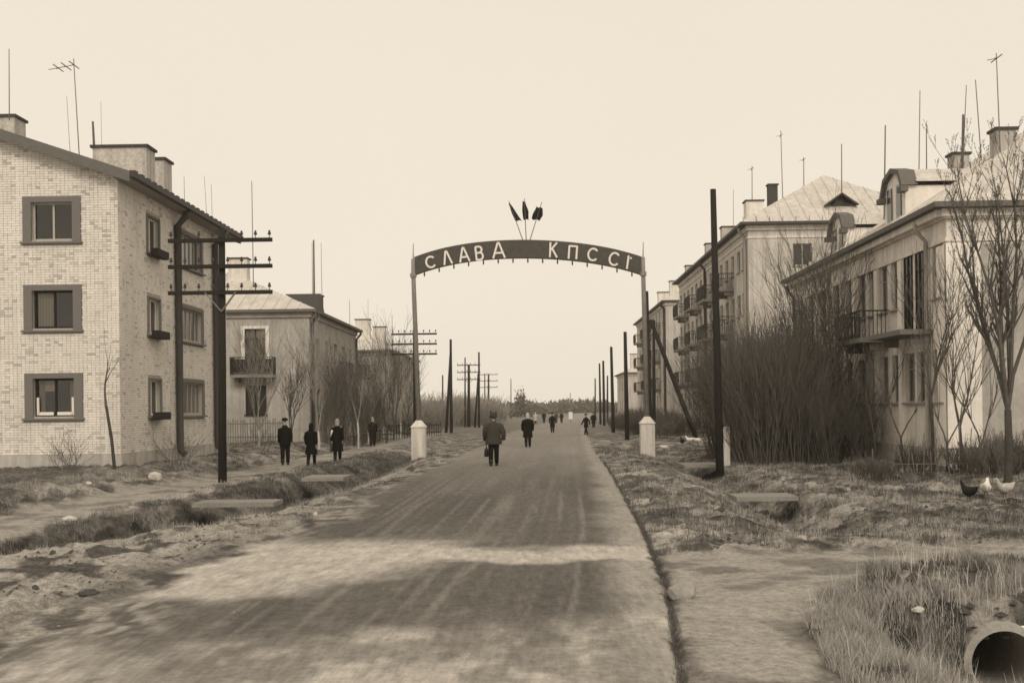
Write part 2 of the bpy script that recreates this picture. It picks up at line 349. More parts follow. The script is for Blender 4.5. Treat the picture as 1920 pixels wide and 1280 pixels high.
dirt = .345-.13*sstep(.47,.64,fbm(XX*1.6,YY*1.9,123,5))-.04*g2
off = tg*(1-np.maximum(cross,pathl))+dirt*np.maximum(cross,pathl)
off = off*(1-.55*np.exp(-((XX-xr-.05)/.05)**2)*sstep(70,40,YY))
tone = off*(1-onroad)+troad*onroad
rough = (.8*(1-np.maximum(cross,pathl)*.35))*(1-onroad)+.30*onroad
orv = onroad.ravel()
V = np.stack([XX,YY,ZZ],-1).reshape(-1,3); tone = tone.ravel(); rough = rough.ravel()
ny, nx = XX.shape; idx = np.arange(ny*nx).reshape(ny,nx)
F = np.stack([idx[:-1,:-1],idx[:-1,1:],idx[1:,1:],idx[1:,:-1]],-1).reshape(-1,4)
def fm(a): return ((a[:-1,:-1]+a[:-1,1:]+a[1:,1:]+a[1:,:-1])/4).reshape(-1)
pcx = fm(XX); pcy = fm(YY); pcz = fm(ZZ); hole = (pcy > 11.88)&(pcy < 15.6)&((pcx-4.72-(pcy-11.9)*.1)**2+(pcz+.52)**2 < .37**2)
rd = fm(onroad) > .5; cr = (fm(cross) > .5)&~rd; pl = (fm(pathl) > .5)&~rd&~cr
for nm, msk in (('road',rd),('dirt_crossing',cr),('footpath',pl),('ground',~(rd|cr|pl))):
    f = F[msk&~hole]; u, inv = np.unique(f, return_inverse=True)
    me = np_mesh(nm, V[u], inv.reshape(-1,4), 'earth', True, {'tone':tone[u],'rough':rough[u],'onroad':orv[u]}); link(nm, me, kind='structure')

# ------------------------------------------------------------------ windows and walls
WC = {}
def window_meshes(wd, ht, mull=(0.5,), transom=None, rec=.12, sur=0, sill=True, pane='pane_grey', frame='frame_paint', curtain=0, fw=.06, box=False):
    key = (wd, ht, mull, transom, rec, sur, sill, pane, frame, curtain, fw, box)
    if key in WC: return WC[key]
    f = MB(); h = wd/2
    f.box(-h,-h+fw,rec,rec+.06,0,ht).box(h-fw,h,rec,rec+.06,0,ht).box(-h+fw,h-fw,rec,rec+.06,0,fw).box(-h+fw,h-fw,rec,rec+.06,ht-fw,ht)
    xs = [-h+fw]
    for mm in mull:
        x = -h+wd*mm; f.box(x-fw/2,x+fw/2,rec-.004,rec+.056,fw,ht-fw); xs += [x-fw/2,x+fw/2]
    xs.append(h-fw)
    zs = [fw, ht-fw] if transom is None else [fw, ht*transom-.02, ht*transom+.02, ht-fw]
    subs = []
    for a in range(0, len(xs), 2):
        if transom is not None: f.box(xs[a],xs[a+1],rec,rec+.055,zs[1],zs[2])
        for c in range(0, len(zs), 2):
            subs.append(('pane', MB().box(xs[a],xs[a+1],rec+.03,rec+.036,zs[c],zs[c+1]).mesh('pane', pane)))
    if sur:
        s = MB(); s.box(-h-sur,-h,-.035,.03,-sur*.2,ht+sur*.6).box(h,h+sur,-.035,.03,-sur*.2,ht+sur*.6).box(-h,h,-.035,.03,ht,ht+sur*.6)
        subs.append(('surround', s.mesh('surround','surround')))
    if sill:
        sw = h+sur+.06; sub_z = -sur*.2
        subs.append(('sill', MB().box(-sw,sw,-.12,.10,sub_z-.06,sub_z-.002).mesh('sill','surround' if sur else frame)))
    if box: subs.append(('flower_box', MB().box(-h-.02,h+.02,-.36,-.13,-.16,.10).mesh('flower_box','dark_wood')))
    for cset in ([] if not curtain else ([(-h+.07,-h+wd*.42)] if curtain == 1 else [(-h+.08,-h+.24),(h-.24,h-.08)])):
        c = MB(); k = 10
        for i in range(k):
            a = cset[0]+(cset[1]-cset[0])*i/k; e = cset[0]+(cset[1]-cset[0])*(i+1)/k; y = rec+.14+.03*(i%2)
            c.box(a,e,y,y+.01,.1 if curtain == 1 else .02,ht-.1)
        subs.append(('curtain', c.mesh('curtain','curtain')))
    if curtain == 2:
        subs.append(('curtain', MB().box(-h+.26,-.05,rec+.13,rec+.14,ht*.66,ht-.08).mesh('curtain','curtain')))
        subs.append(('window_sash', MB().box(-h+.1,-.06,rec-.05,rec-.01,.04,.14).box(.06,h-.1,rec-.05,rec-.01,.04,.14).box(-h+.06,-h+.13,rec-.05,rec-.01,.04,ht*.5).box(h-.13,h-.06,rec-.05,rec-.01,.04,ht*.5).mesh('window_sash','paint_white')))
    WC[key] = (f.mesh('window', frame), subs); return WC[key]
def put_window(parent, base, r, u, z, name='window', **kw):   # base: facade origin (x,y); u along the facade
    me, subs = window_meshes(**kw); off = root_off(parent)
    p = (base[0]+math.cos(r)*u-off.x, base[1]+math.sin(r)*u-off.y, z-off.z)
    o = link(name, me, parent, p, r)
    for nm, sm in subs: link(nm, sm, o)
    return o
def facade(mb, base, r, W, z0, z1, ops, rec=.3):
    ux, uy = math.cos(r), math.sin(r); oxn, oyn = math.sin(r), -math.cos(r)
    P = lambda u, v, d=0: (base[0]+ux*u-oxn*d, base[1]+uy*u-oyn*d, v)
    us = sorted({0, W}|{round(a,4) for o in ops for a in o[:2]}); vs = sorted({z0, z1}|{round(a,4) for o in ops for a in o[2:]})
    for i in range(len(us)-1):
        for j in range(len(vs)-1):
            cu, cv = (us[i]+us[i+1])/2, (vs[j]+vs[j+1])/2
            if any(o[0] < cu < o[1] and o[2] < cv < o[3] for o in ops): continue
            mb.quad(P(us[i],vs[j]),P(us[i+1],vs[j]),P(us[i+1],vs[j+1]),P(us[i],vs[j+1]))
    for (a,b_,c,d) in ops:
        mb.quad(P(a,c),P(a,d),P(a,d,rec),P(a,c,rec)); mb.quad(P(b_,c,rec),P(b_,d,rec),P(b_,d),P(b_,c))
        mb.quad(P(a,c),P(a,c,rec),P(b_,c,rec),P(b_,c)); mb.quad(P(a,d,rec),P(a,d),P(b_,d),P(b_,d,rec))
R90 = math.pi/2
def fpt(base, r, u, out, z): return Vector((base[0]+math.cos(r)*u+math.sin(r)*out, base[1]+math.sin(r)*u-math.cos(r)*out, z))
def fbox(mb, base, r, u0, u1, o0, o1, z0, z1):   # box in facade coordinates, out = proud of the wall
    p = [fpt(base,r,u,o,z) for z in (z0,z1) for (u,o) in ((u0,o1),(u1,o1),(u1,o0),(u0,o0))]
    i = len(mb.v); mb.v += [tuple(q) for q in p]
    mb.f += [(i,i+3,i+2,i+1),(i+4,i+5,i+6,i+7),(i,i+1,i+5,i+4),(i+1,i+2,i+6,i+5),(i+2,i+3,i+7,i+6),(i+3,i,i+4,i+7)]; return mb
def hip_roof(parent, x0, x1, y0, y1, z, rise, ov, rmat, edge='fascia', seams=(), gable=False, seam_side=-1):
    X0, X1, Y0, Y1 = x0-ov, x1+ov, y0-ov, y1+ov; hw = (X1-X0)/2; xm = (X0+X1)/2
    A = Vector((xm, Y0+hw, z+rise)); B = Vector((xm, Y1-hw, z+rise))
    c = [Vector(p) for p in ((X0,Y0,z),(X1,Y0,z),(X1,Y1,z),(X0,Y1,z))]
    mb = MB(); mb.quad(c[0],c[1],A); mb.quad(c[1],c[2],B,A); mb.quad(c[2],c[3],B); mb.quad(c[3],c[0],A,B)
    rf = mb.build('roof', rmat, parent)
    th = .16; e = MB()
    for i in range(4):
        p, q = c[i], c[(i+1)%4]; e.quad(p-Vector((0,0,th)), q-Vector((0,0,th)), q-Vector((0,0,.003)), p-Vector((0,0,.003)))
    e.quad(*[p-Vector((0,0,th)) for p in (c[3],c[2],c[1],c[0])])
    e.build('eaves', edge, rf)
    # standing seams up the end slope and the street slope
    for s in seams:
        if s[0] == 'end':
            xx = s[1]; d = hw-abs(xx-xm)
            if d > .3:
                k = d/hw; MB().bar((xx,Y0,z+.02),(xx,Y0+d,z+rise*k+.02),.035,.05).build('roof_seam', rmat, rf)
        else:
            yy = s[1]; d = min(hw, yy-Y0, Y1-yy)
            if d > .3:
                xa = X0 if seam_side < 0 else X1; sg = 1 if seam_side < 0 else -1
                MB().bar((xa,yy,z+.02),(xa+sg*d,yy,z+rise*d/hw+.02),.035,.05).build('roof_seam', rmat, rf)
    return rf
def chimney(rf, x, y, wx, wy, z0, z1, m='plaster_stone', steps=1):
    mb = MB().box(x-wx/2,x+wx/2,y-wy/2,y+wy/2,z0,z1-.09)
    ch = mb.build('chimney', m, rf)
    o = root_off(ch)
    c = MB().box(x-wx/2-.07,x+wx/2+.07,y-wy/2-.07,y+wy/2+.07,z1-.088,z1); me = c
    me.v = [(a-o.x,b_-o.y,c_-o.z) for (a,b_,c_) in me.v]
    link('chimney_cap', me.mesh('chimney_cap','cap'), rf)
    return ch
def mast(rf, xt, yt, xb, yb, Y, r=.025, kind=0, m='mast'):
    a = atY(xb, yb, Y); b_ = atY(xt, yt, Y); mb = MB().tube([a-Vector((0,0,.8)), b_], [r, r*.7], 5)
    if kind:   # dipole elements
        d = b_-a
        p = a+d*.93
        for k in range(kind):
            q = p-Vector((0,0,.0)); mb.bar(q+Vector((-.06-.28*k,0,-.06*k)), q+Vector((-.28*k-.0,0,-.06*k+.02)), .03)
            mb.bar(q+Vector((-.28*k,-.45,-.05*k)), q+Vector((-.28*k,.45,-.05*k)), .025)
        mb.bar(p, p+Vector((-.3*kind,0,-.05*kind)), .02)
    mb.build('antenna', m, rf)
def downpipe(parent, x, y, z0, z1, r=.08, out=(1,0), m='gutter', label=None):
    ox, oy = out; q = MB().tube([(x+ox*.45,y+oy*.45,z1+.05),(x+ox*.42,y+oy*.42,z1-.15),(x+ox*.12,y+oy*.12,z1-.5),(x+ox*.12,y+oy*.12,z0+.25),(x+ox*.3,y+oy*.3,z0+.06)], r, 8)
    return q.build('downpipe', m, parent, True)
def balcony(parent, base, r, u0, u1, z, proj=.95, hr=1.0, solid=False, label=None, gap=.14, rail=True, sm='concrete'):
    b_ = fbox(MB(), base, r, u0, u1, .003, proj, z-.16, z)
    for u in (u0+.3, u1-.3): fbox(b_, base, r, u-.09, u+.09, .003, proj*.6, z-.42, z-.162)
    o = b_.build('balcony', sm, parent)
    if not rail: return o
    rl = MB(); k = max(3, int((u1-u0)/gap))
    fbox(rl, base, r, u0, u1, proj-.05, proj-.01, z+hr-.05, z+hr); fbox(rl, base, r, u0, u0+.04, .01, proj-.05, z+hr-.05, z+hr); fbox(rl, base, r, u1-.04, u1, .01, proj-.05, z+hr-.05, z+hr)
    fbox(rl, base, r, u0, u1, proj-.05, proj-.01, z+.08, z+.12)
    for i in range(k+1):
        u = u0+.02+(u1-u0-.04)*i/k; fbox(rl, base, r, u-.012, u+.012, proj-.045, proj-.015, z+.001, z+hr-.051)
    for i in range(1, 7):
        for u in (u0+.02, u1-.02): oo = (proj-.06)*i/7; fbox(rl, base, r, u-.012, u+.012, oo-.012, oo+.012, z+.001, z+hr-.051)
    rl.build('railing', 'iron', o)
    if solid: fbox(MB(), base, r, u0+.03, u1-.03, proj-.012, proj+.02, z+.14, z+hr-.12).build('balcony_panel', 'dark_wood', o)
    return o

# ------------------------------------------------------------------ left: white brick block
BX, BY0, BY1 = -13.0, 36.7, 49.6; BW = 12.0
bl = thing('apartment_building', 'three-storey white brick apartment block with grey window surrounds at the left edge', 'apartment block', (BX-BW/2, BY0, .4))
xW = BX-BW; zE = 9.65; slope = .34; xm = BX-BW/2; Zr = lambda x: zE+slope*(BW/2-abs(x-xm))
wz = [2.03, 4.80, 7.58]; wh = 1.2
ends = [(xW+BX*0, 0)]
eu = [(-15.1-xW), (-20.9-xW)]
ops_e = [(u-.65, u+.65, z, z+wh) for u in eu for z in wz]
nar = 40.1-BY0; wid = 44.3-BY0; lst = 48.3-BY0
ops_s = [(nar-.6, nar+.6, z, z+wh) for z in wz]+[(wid-1.6, wid+1.6, z, z+wh) for z in wz]
wl = MB(); mt = .018
eb = (xW, BY0+mt); sb = (BX-mt, BY0)
facade(wl, eb, 0, BW-mt, .83, zE, ops_e); wl.quad((xW,BY0+mt,zE),(BX-mt,BY0+mt,zE),(xm,BY0+mt,Zr(xm)))
facade(wl, sb, R90, BY1-BY0, .83, zE, ops_s)
wl.quad((xW,BY1,.83),(xW,BY0,.83),(xW,BY0,zE),(xW,BY1,zE)); wl.quad((BX,BY1,.83),(xW,BY1,.83),(xW,BY1,zE),(BX,BY1,zE)); wl.quad((BX-mt,BY1,zE),(xW,BY1,zE),(xm,BY1,Zr(xm)))
wall = wl.build('wall', 'mortar', bl)
MB().box(xW-.04,BX+.05,BY0-.05,BY1+.04,.1,.83).build('plinth','plinth',bl)
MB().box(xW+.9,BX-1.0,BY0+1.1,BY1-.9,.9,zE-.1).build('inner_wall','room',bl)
for z in wz:
    for i, u in enumerate(eu):
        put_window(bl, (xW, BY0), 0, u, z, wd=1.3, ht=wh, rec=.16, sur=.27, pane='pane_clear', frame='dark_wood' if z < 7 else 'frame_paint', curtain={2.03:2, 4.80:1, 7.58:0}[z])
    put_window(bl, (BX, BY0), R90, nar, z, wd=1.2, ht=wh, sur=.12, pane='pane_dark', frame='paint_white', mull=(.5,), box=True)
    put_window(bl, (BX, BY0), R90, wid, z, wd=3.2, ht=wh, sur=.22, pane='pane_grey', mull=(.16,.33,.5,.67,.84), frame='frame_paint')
# every brick stands proud of the mortar
bricks = []
def courses(ops, W, plane, gab):
    out = []; hgt = .0775; k = 0; z = .84
    while z < (Zr(xm) if gab else zE)-.05:
        lo, hi = 0.0, W
        if gab and z+.07 > zE: dd = (z+.07-zE)/slope; lo, hi = dd, W-dd
        iv = [(lo+.005, hi-.003)]
        for (a,b_,c,d) in ops:
            if c-.12 < z+.065 and d+.16 > z:
                pad = .275 if gab else (.125 if (b_-a) < 2 else .225)
                nv = []
                for (p, q) in iv:
                    if b_+pad <= p or a-pad >= q: nv.append((p,q)); continue
                    if a-pad > p: nv.append((p,a-pad))
                    if b_+pad < q: nv.append((b_+pad,q))
                iv = nv
        for (p, q) in iv:
            u = -(.13 if k%2 else 0)-.26*0
            while u < q:
                bl_ = .25 if random.random() < .3 else .12
                a, e = max(u, p), min(u+bl_, q)
                if e-a > .05: out.append((a, e, z))
                u += bl_+.011
        z += hgt; k += 1
    return out
be = courses(ops_e, BW, 0, True); bs = courses(ops_s, BY1-BY0, 1, False)
single = MB().box(-.125,.125,-.02,.0,0,.065).mesh('brick','brick_one')
off = root_off(wall); fld_ = MB(); cnt = 0
for (a,e,z) in be:
    x = xW+(a+e)/2; pr = random.uniform(-.004,.004)
    if abs(e-a-.25) < .001 and -16.6 < x < -13.1 and 3.4 < z < 5.2 and cnt < 300 and True and not (abs(x+15.1) < 1.05 and z > 4.55):
        link('brick', single, wall, (x-off.x, BY0+mt+pr-off.y, z-off.z)); cnt += 1
    else: fld_.box(xW+a, xW+e, BY0+pr-.002, BY0+mt+.004, z, z+.065)
for (a,e,z) in bs:
    pr = random.uniform(-.004,.004); fld_.box(BX-mt-.004, BX+.002+pr, BY0+a, BY0+e, z, z+.065)
fld_.build('brickwork','brick_field',wall,kind='stuff')
# roof: low-pitched gable with a deep verge board
ov, vo = .55, .45; mb = MB(); th = .1
for sgn in (1,-1):
    xe = BX+ov if sgn > 0 else xW-ov; ze = zE-slope*ov+.12; zr = Zr(xm)+.12
    y0, y1 = BY0-vo, BY1+vo
    a,b_,c,d = (xe,y0,ze),(xe,y1,ze),(xm,y1,zr),(xm,y0,zr)
    mb.quad(a,b_,c,d) if sgn > 0 else mb.quad(d,c,b_,a)
    k = lambda p: (p[0],p[1],p[2]-th); mb.quad(k(d),k(c),k(b_),k(a)); mb.quad(k(a),k(b_),b_,a)
rf = mb.build('roof','roof_slate',bl)
fb = MB()
for xe in (BX+ov, xW-ov):
    ze = zE-slope*ov+.11; zr = Zr(xm)+.11
    fb.bar((xe,BY0-vo-.03,ze-.10),(xm,BY0-vo-.03,zr-.10),.05,.30, up=(0,0,1)) if False else None
    for (ya, yb) in ((BY0-vo-.05, BY0-vo-.003),(BY1+vo+.003, BY1+vo+.05)):
        fb = MB(); i = 0; fb.v += [(xe,ya,ze-.28),(xm,ya,zr-.28),(xm,ya,zr+.05),(xe,ya,ze+.05),(xe,yb,ze-.28),(xm,yb,zr-.28),(xm,yb,zr+.05),(xe,yb,ze+.05)]
        fb.f += [(i,i+1,i+2,i+3),(i+7,i+6,i+5,i+4),(i,i+4,i+5,i+1),(i+3,i+2,i+6,i+7),(i,i+3,i+7,i+4)]; fb.build('verge_board','fascia',rf)
MB().box(BX+.003,BX+ov-.04,BY0-vo,BY1+vo,zE-.22,zE-.16).build('soffit','soffit',rf)
MB().box(BX+ov+.0,BX+ov+.13,BY0-vo,BY1+vo,zE-.20,zE-.05).build('gutter','gutter',rf)
eb2 = MB()
for i in range(22):
    y = BY0-vo+.1+i*.62; eb2.box(BX+ov-.06,BX+ov+.13,y,y+.3,zE-.05+.002,zE+.02)
eb2.build('roof_edge','gutter',rf)
downpipe(bl, BX+.02, 42.5, .5, 9.4, .13); downpipe(bl, BX+.02, 47.5, .5, 9.4, .12)
chimney(rf, -14.0, 40.2, 1.85, .9, 9.6, 11.25, 'chimney_brick'); chimney(rf, -13.85, 43.4, .75, .9, 9.5, 11.5, 'chimney_brick'); chimney(rf, -18.2, 40.2, 1.2, .9, 10.5, 12.35,'chimney_brick')
for a in ((17,92,17,180,38,.018,0),(138,110,150,282,41,.02,3),(125,180,132,262,43,.010,0),(174,228,178,272,39.8,.05,0),(189,190,191,268,42,.008,0)): mast(rf, *a)
for a in ((345,330,346,362,46,.012,0),(383,330,388,382,47,.01,0),(396,345,398,388,48,.01,0)): mast(rf, *a)
# satchel-like bracket lamp on the corner
# ------------------------------------------------------------------ left: two-storey plastered houses
def plain_house(name, label, x0, x1, y0, y1, zb, ze, rise, wallm, street, n_end, n_street, floors, rmat='roof_metal', skip_end=(), eaves='fascia', wh=1.45, ww=1.15, far=False, seams=(), pane='pane_grey', plinth='plinth', ov=.45, hip=True):
    t = thing(name, label, 'house' if floors < 3 else 'apartment block', ((x0+x1)/2, y0, zb))
    r = R90 if street > 0 else -R90; sx = x1 if street > 0 else x0
    base_s = (sx, y0) if street > 0 else (sx, y1); L = y1-y0; W = x1-x0
    oe, os_ = [], []; eb = (x0, y0)
    for (u) in n_end:
        for fz in floors_z(floors, zb, ze): oe.append((u-ww/2, u+ww/2, fz, fz+wh))
    for u in n_street:
        uu = u-y0 if street > 0 else y1-u
        for fz in floors_z(floors, zb, ze): os_.append((uu-ww/2, uu+ww/2, fz, fz+wh))
    oe2 = [o for i, o in enumerate(oe) if i not in skip_end]
    return t, r, base_s, eb, oe2, os_, W, L
def floors_z(n, zb, ze):
    pass
FLO = {}
def house(name, label, cat, x0, x1, y0, y1, zb, ze, rise, wallm, street, ue, ys_, fz, wh, ww, rmat, ov=.45, extra_end=(), mull=(.5,), seams=(), frame='frame_paint', pane='pane_grey', transom=None, eave_m='fascia', cornice=None, sur=0, skip=lambda k,u,z: False):
    t = thing(name, label, cat, ((x0+x1)/2, y0, zb)); r = R90 if street > 0 else -R90; sx = x1 if street > 0 else x0
    bs_ = (sx, y0) if street > 0 else (sx, y1); L, W = y1-y0, x1-x0
    su = lambda yy: yy-y0 if street > 0 else y1-yy
    oe = [(u-x0-ww/2, u-x0+ww/2, z, z+wh) for u in ue for z in fz if not skip('e',u,z)]; os_ = [(su(y)-ww/2, su(y)+ww/2, z, z+wh) for y in ys_ for z in fz if not skip('s',y,z)]
    wl = MB(); facade(wl, (x0,y0), 0, W, zb, ze, oe+[e[:4] for e in extra_end]); facade(wl, bs_, r, L, zb, ze, os_)
    o_x = x0 if street > 0 else x1
    if street > 0: wl.quad((x0,y1,zb),(x0,y0,zb),(x0,y0,ze),(x0,y1,ze))
    else: wl.quad((x1,y0,zb),(x1,y1,zb),(x1,y1,ze),(x1,y0,ze))
    wl.quad((x1,y1,zb),(x0,y1,zb),(x0,y1,ze),(x1,y1,ze)); wl.build('wall', wallm, t)
    pb = MB(); fbox(pb,(x0,y0),0,-.04,W+.04,.003,.05,zb-.3,zb+.55); fbox(pb,bs_,r,.0 if street>0 else 0,L,.003,.05,zb-.3,zb+.55); pb.build('plinth','plinth',t)
    for (a,b_,c,d) in oe: put_window(t,(x0,y0),0,(a+b_)/2,c,wd=ww,ht=wh,mull=mull,pane=pane,frame=frame,transom=transom,sur=sur)
    for (a,b_,c,d) in os_: put_window(t,bs_,r,(a+b_)/2,c,wd=ww,ht=wh,mull=mull,pane=pane,frame=frame,transom=transom,sur=sur)
    rf = hip_roof(t, x0, x1, y0, y1, ze+.16, rise, ov, rmat, eave_m, seams, seam_side=-1 if street < 0 else 1)
    cm = MB(); fbox(cm,(x0,y0),0,-.12,W+.12,.003,.14,ze-.28,ze-.003); fbox(cm,bs_,r,0,L,.003,.12,ze-.281,ze-.003)
    if cornice: fbox(cm,(x0,y0),0,-.05,W+.05,.003,.06,ze-cornice,ze-cornice+.12); fbox(cm,bs_,r,0,L,.003,.055,ze-cornice,ze-cornice+.12)
    cm.build('cornice', 'plaster_stone' if wallm != 'plaster_grey' else wallm, t)
    return t, rf, bs_, r, su
ex = -15.85
t2, rf2, b2, r2, su2 = house('house', 'two-storey plastered house with a balcony in its end wall behind the line pole', 'house', -24.75,-12.75,66.8,84.5,.35,7.75,2.9,'plaster_grey',1,[-20.6],[69.6,72.6,75.8,79,82],[1.95,4.95],1.45,1.15,'roof_metal',
    extra_end=[(24.75+ex-.6,24.75+ex+.6,4.3,6.84),(24.75+ex-.6,24.75+ex+.6,1.95,3.6)], seams=[('end',-24.5+.7*i) for i in range(17)])
put_window(t2,(-24.75,66.8),0,24.75+ex,4.3,name='door',wd=1.2,ht=2.54,mull=(.5,),transom=.78,frame='dark_wood',pane='pane_grey',sill=False)
put_window(t2,(-24.75,66.8),0,24.75+ex,1.95,wd=1.2,ht=1.65,mull=(.5,),frame='dark_wood',pane='pane_dark')
db = MB(); fbox(db,(-24.75,66.8),0,24.75+ex-.8,24.75+ex-.6,.003,.06,4.3,7.0); fbox(db,(-24.75,66.8),0,24.75+ex+.6,24.75+ex+.8,.003,.06,4.3,7.0); fbox(db,(-24.75,66.8),0,24.75+ex-.6,24.75+ex+.6,.003,.06,6.84,7.0); db.build('door_surround','paint_white',t2)
balcony(t2,(-24.75,66.8),0,24.75+ex-1.25,24.75+ex+1.2,4.2,solid=True)
balcony(t2,b2,r2,su2(75.8)-1.4,su2(75.8)+1.4,4.2,solid=True)
downpipe(t2,-12.75,67.2,.5,7.7,.09,(1,0)); downpipe(t2,-12.75,84,.5,7.7,.08,(1,0))
chimney(rf2,-17.9,71.5,1.15,.8,9.5,11.5); chimney(rf2,-14.6,80,.55,.6,8.5,10.0,'cap')
MB().quad(*[Vector(p) for p in ((-12.95,70.4,7.95),(-12.95,73.2,7.95),(-12.95,71.8,9.3))]).quad(*[Vector(p) for p in ((-12.95,70.4,7.95),(-12.95,71.8,9.3),(-15.2,71.8,9.3))]).quad(*[Vector(p) for p in ((-12.95,73.2,7.95),(-15.2,71.8,9.3),(-12.95,71.8,9.3))]).build('dormer','gutter',rf2)
for a in ((472,340,475,520,70,.03,0),(588,450,589,560,72,.07,0),(585,455,586,556,75,.02,0),(602,455,604,572,76,.02,0),(655,562,656,600,80,.02,0)): mast(rf2,*a)
t3, rf3, b3, r3, su3 = house('house','grey two-storey house with twin chimneys, second beyond the brick block','house',-24.75,-12.75,104,128,.3,7.3,2.8,'plaster_grey',1,[-22,-18.5,-15],[107+3.3*i for i in range(7)],[1.95,4.75],1.45,1.15,'roof_metal')
chimney(rf3,-15.4,106.5,1.3,.8,8,10.4); chimney(rf3,-14.6,112,1.1,.8,8,10.1)
for a in ((735,590,736,640,110,.03,0),(690,560,690,610,109,.02,0)): mast(rf3,*a)

# ------------------------------------------------------------------ right: pale house with pilasters and dormers
hx = 12.3; y0, y1 = 35.0, 55.4
wins = [35.78,37.35,38.5,39.95,41.3,42.6,44.0,45.7,47.6,49.8,52.0,54.0]
tR, rfR, bR, rR, suR = house('house','pale two-storey house with pilasters and curved roof dormers behind the bare tree','house',hx,hx+12,y0,y1,.2,7.85,4.1,'plaster_stone',-1,[17.6,21],wins,[2.15,5.3],1.6,.95,'roof_metal',ov=.5,mull=(.5,),transom=.68,pane='pane_dark',frame='paint_grey',
    seams=[('end',hx-.3+.62*i) for i in range(20)]+[('s',y0+.1+.9*i) for i in range(22)], cornice=.95, skip=lambda k,u,z: k == 's' and z > 5 and abs(u-37.9) < .9)
# balcony doors in a recessed-looking pair with their own dark surround
for yy in (37.35, 38.5):
    put_window(tR,(bR[0]-.045,bR[1]),rR,suR(yy),4.42,name='door',wd=.8,ht=2.5,mull=(.5,),transom=.75,frame='dark_wood',pane='pane_dark',sill=False,rec=.0)
pil = MB(); 
for yy in (39.22, 41.95, 44.85, 46.65, 48.7, 50.9, 53.0): pil = MB(); fbox(pil,bR,rR,suR(yy)-.2,suR(yy)+.2,.003,.10,.76,6.85); pil.build('pilaster','plaster_white',tR)
cp = MB(); fbox(cp,(hx,y0),0,-.06,.95,.003,.12,.78,6.82); fbox(cp,bR,rR,suR(y0)-.75,suR(y0)+.061,.003,.06,.78,6.82); cp.build('corner_pilaster','plaster_white',tR)
ep = MB(); fbox(ep,(hx,y0),0,.952,12,.003,.02,.78,6.82); ep.build('end_wall_panel','plaster_grey',tR)
ar_ = MB(); fbox(ar_,(hx,y0),0,-.2,12.1,.003,.22,7.62,7.84); fbox(ar_,bR,rR,0,20.4,.003,.3,7.63,7.842); ar_.build('architrave','plaster_stone',tR)
balcony(tR,bR,rR,suR(39.7),suR(36.3),4.4,proj=1.0,rail=False,sm='surround')
balcony(tR,bR,rR,suR(43.9),suR(40.6),4.4,proj=1.05,hr=.95,gap=.22,sm='surround')
downpipe(tR,hx,36.5,.3,7.6,.07,(-1,0),'paint_grey'); downpipe(tR,hx,54.8,.3,7.6,.07,(-1,0),'gutter')
def dormer(rf, yc, wd, ztop, X):
    # street-facing attic dormer: pier walls, curved pediment, ridge running back into the slope
    h = wd/2; zb_ = 7.95; zs = ztop-.75; f = MB(); N = 4
    arc = [(yc+h*1.0*math.cos(math.pi*i/N), zs+.72*math.sin(math.pi*i/N)) for i in range(N+1)]
    fr = [Vector((X-.12,y,z)) for (y,z) in arc]
    f.quad(*([Vector((X-.12,yc-h,zb_)),Vector((X-.12,yc+h,zb_))]+fr)) if False else None
    f.quad(*(fr+[Vector((X-.12,yc-h,zb_)),Vector((X-.12,yc+h,zb_))]))
    for s in (-1,1):
        y = yc+s*h; f.quad((X-.12,y,zb_),(X+2.2,y,zb_+.4),(X+2.2,y,zs),(X-.12,y,zs))
    d = f.build('dormer','plaster_white',rf)
    o = root_off(d)
    g = MB()
    arc2 = [(yc+(h+.14)*math.cos(math.pi*i/N), zs-.0+.78*math.sin(math.pi*i/N)) for i in range(N+1)]
    for i in range(N):
        (a,b_),(c,e) = arc2[i],arc2[i+1]
        g.quad((X-.28,a,b_),(X-.28,c,e),(X+.25,c,e),(X+.25,a,b_))
        p = Vector((X-.28,a,b_)); q_ = Vector((X-.28,c,e)); (a2,b2_),(c2,e2) = arc[i],arc[i+1]
        g.quad((X-.28,a,b_),(X-.28,a2,b2_-.1),(X-.28,c2,e2-.1),(X-.28,c,e)); g.quad((X-.28,a2,b2_-.1),(X-.1,a2,b2_-.1),(X-.1,c2,e2-.1),(X-.28,c2,e2-.1))
    for s in (-1,1): g.box(X-.34,X-.1,yc+s*(h+.05)-.22,yc+s*(h+.05)+.22,zs-.22,zs-.04)
    g.v = [(a-o.x,b_-o.y,c-o.z) for (a,b_,c) in g.v]; link('dormer_hood', g.mesh('dormer_hood','fascia'), rf)
    g = MB(); zt_ = zs+.74; B_ = X+(zt_-8.0)/.66+.3
    for s in (-1,1): g.quad((X+.2,yc,zt_),(B_,yc,zt_),(B_-1.6,yc+s*(h+.2),zs+.1),(X+.2,yc+s*(h+.2),zs+.1))
    g.v = [(a-o.x,b_-o.y,c-o.z) for (a,b_,c) in g.v]; link('dormer_roof', g.mesh('dormer_roof','roof_metal'), rf)
    for s in (-.5,.5):
        k = MB().box(X-.16,X-.123,yc+s*h*.9-.24,yc+s*h*.9+.24,zb_+.25,zs+.15)
        k.v = [(a-o.x,b_-o.y,c-o.z) for (a,b_,c) in k.v]; link('dormer_opening', k.mesh('dormer_opening','pane_dark'), rf)
dormer(rfR, 39.5, 2.2, 9.95, hx); dormer(rfR, 46.8, 2.2, 9.7, hx)
MB().quad((hx+.0,36.2,8.05),(hx+.0,38.1,8.05),(hx+3,38.1,10.0),(hx+3,37.2,10.0)).build('roof_patch','roof_metal',rfR) if False else None
chimney(rfR,15.35,38.4,.62,.6,9.6,10.98,'plaster_grey'); chimney(rfR,16.3,45,.62,.6,10,11.6,'plaster_grey')
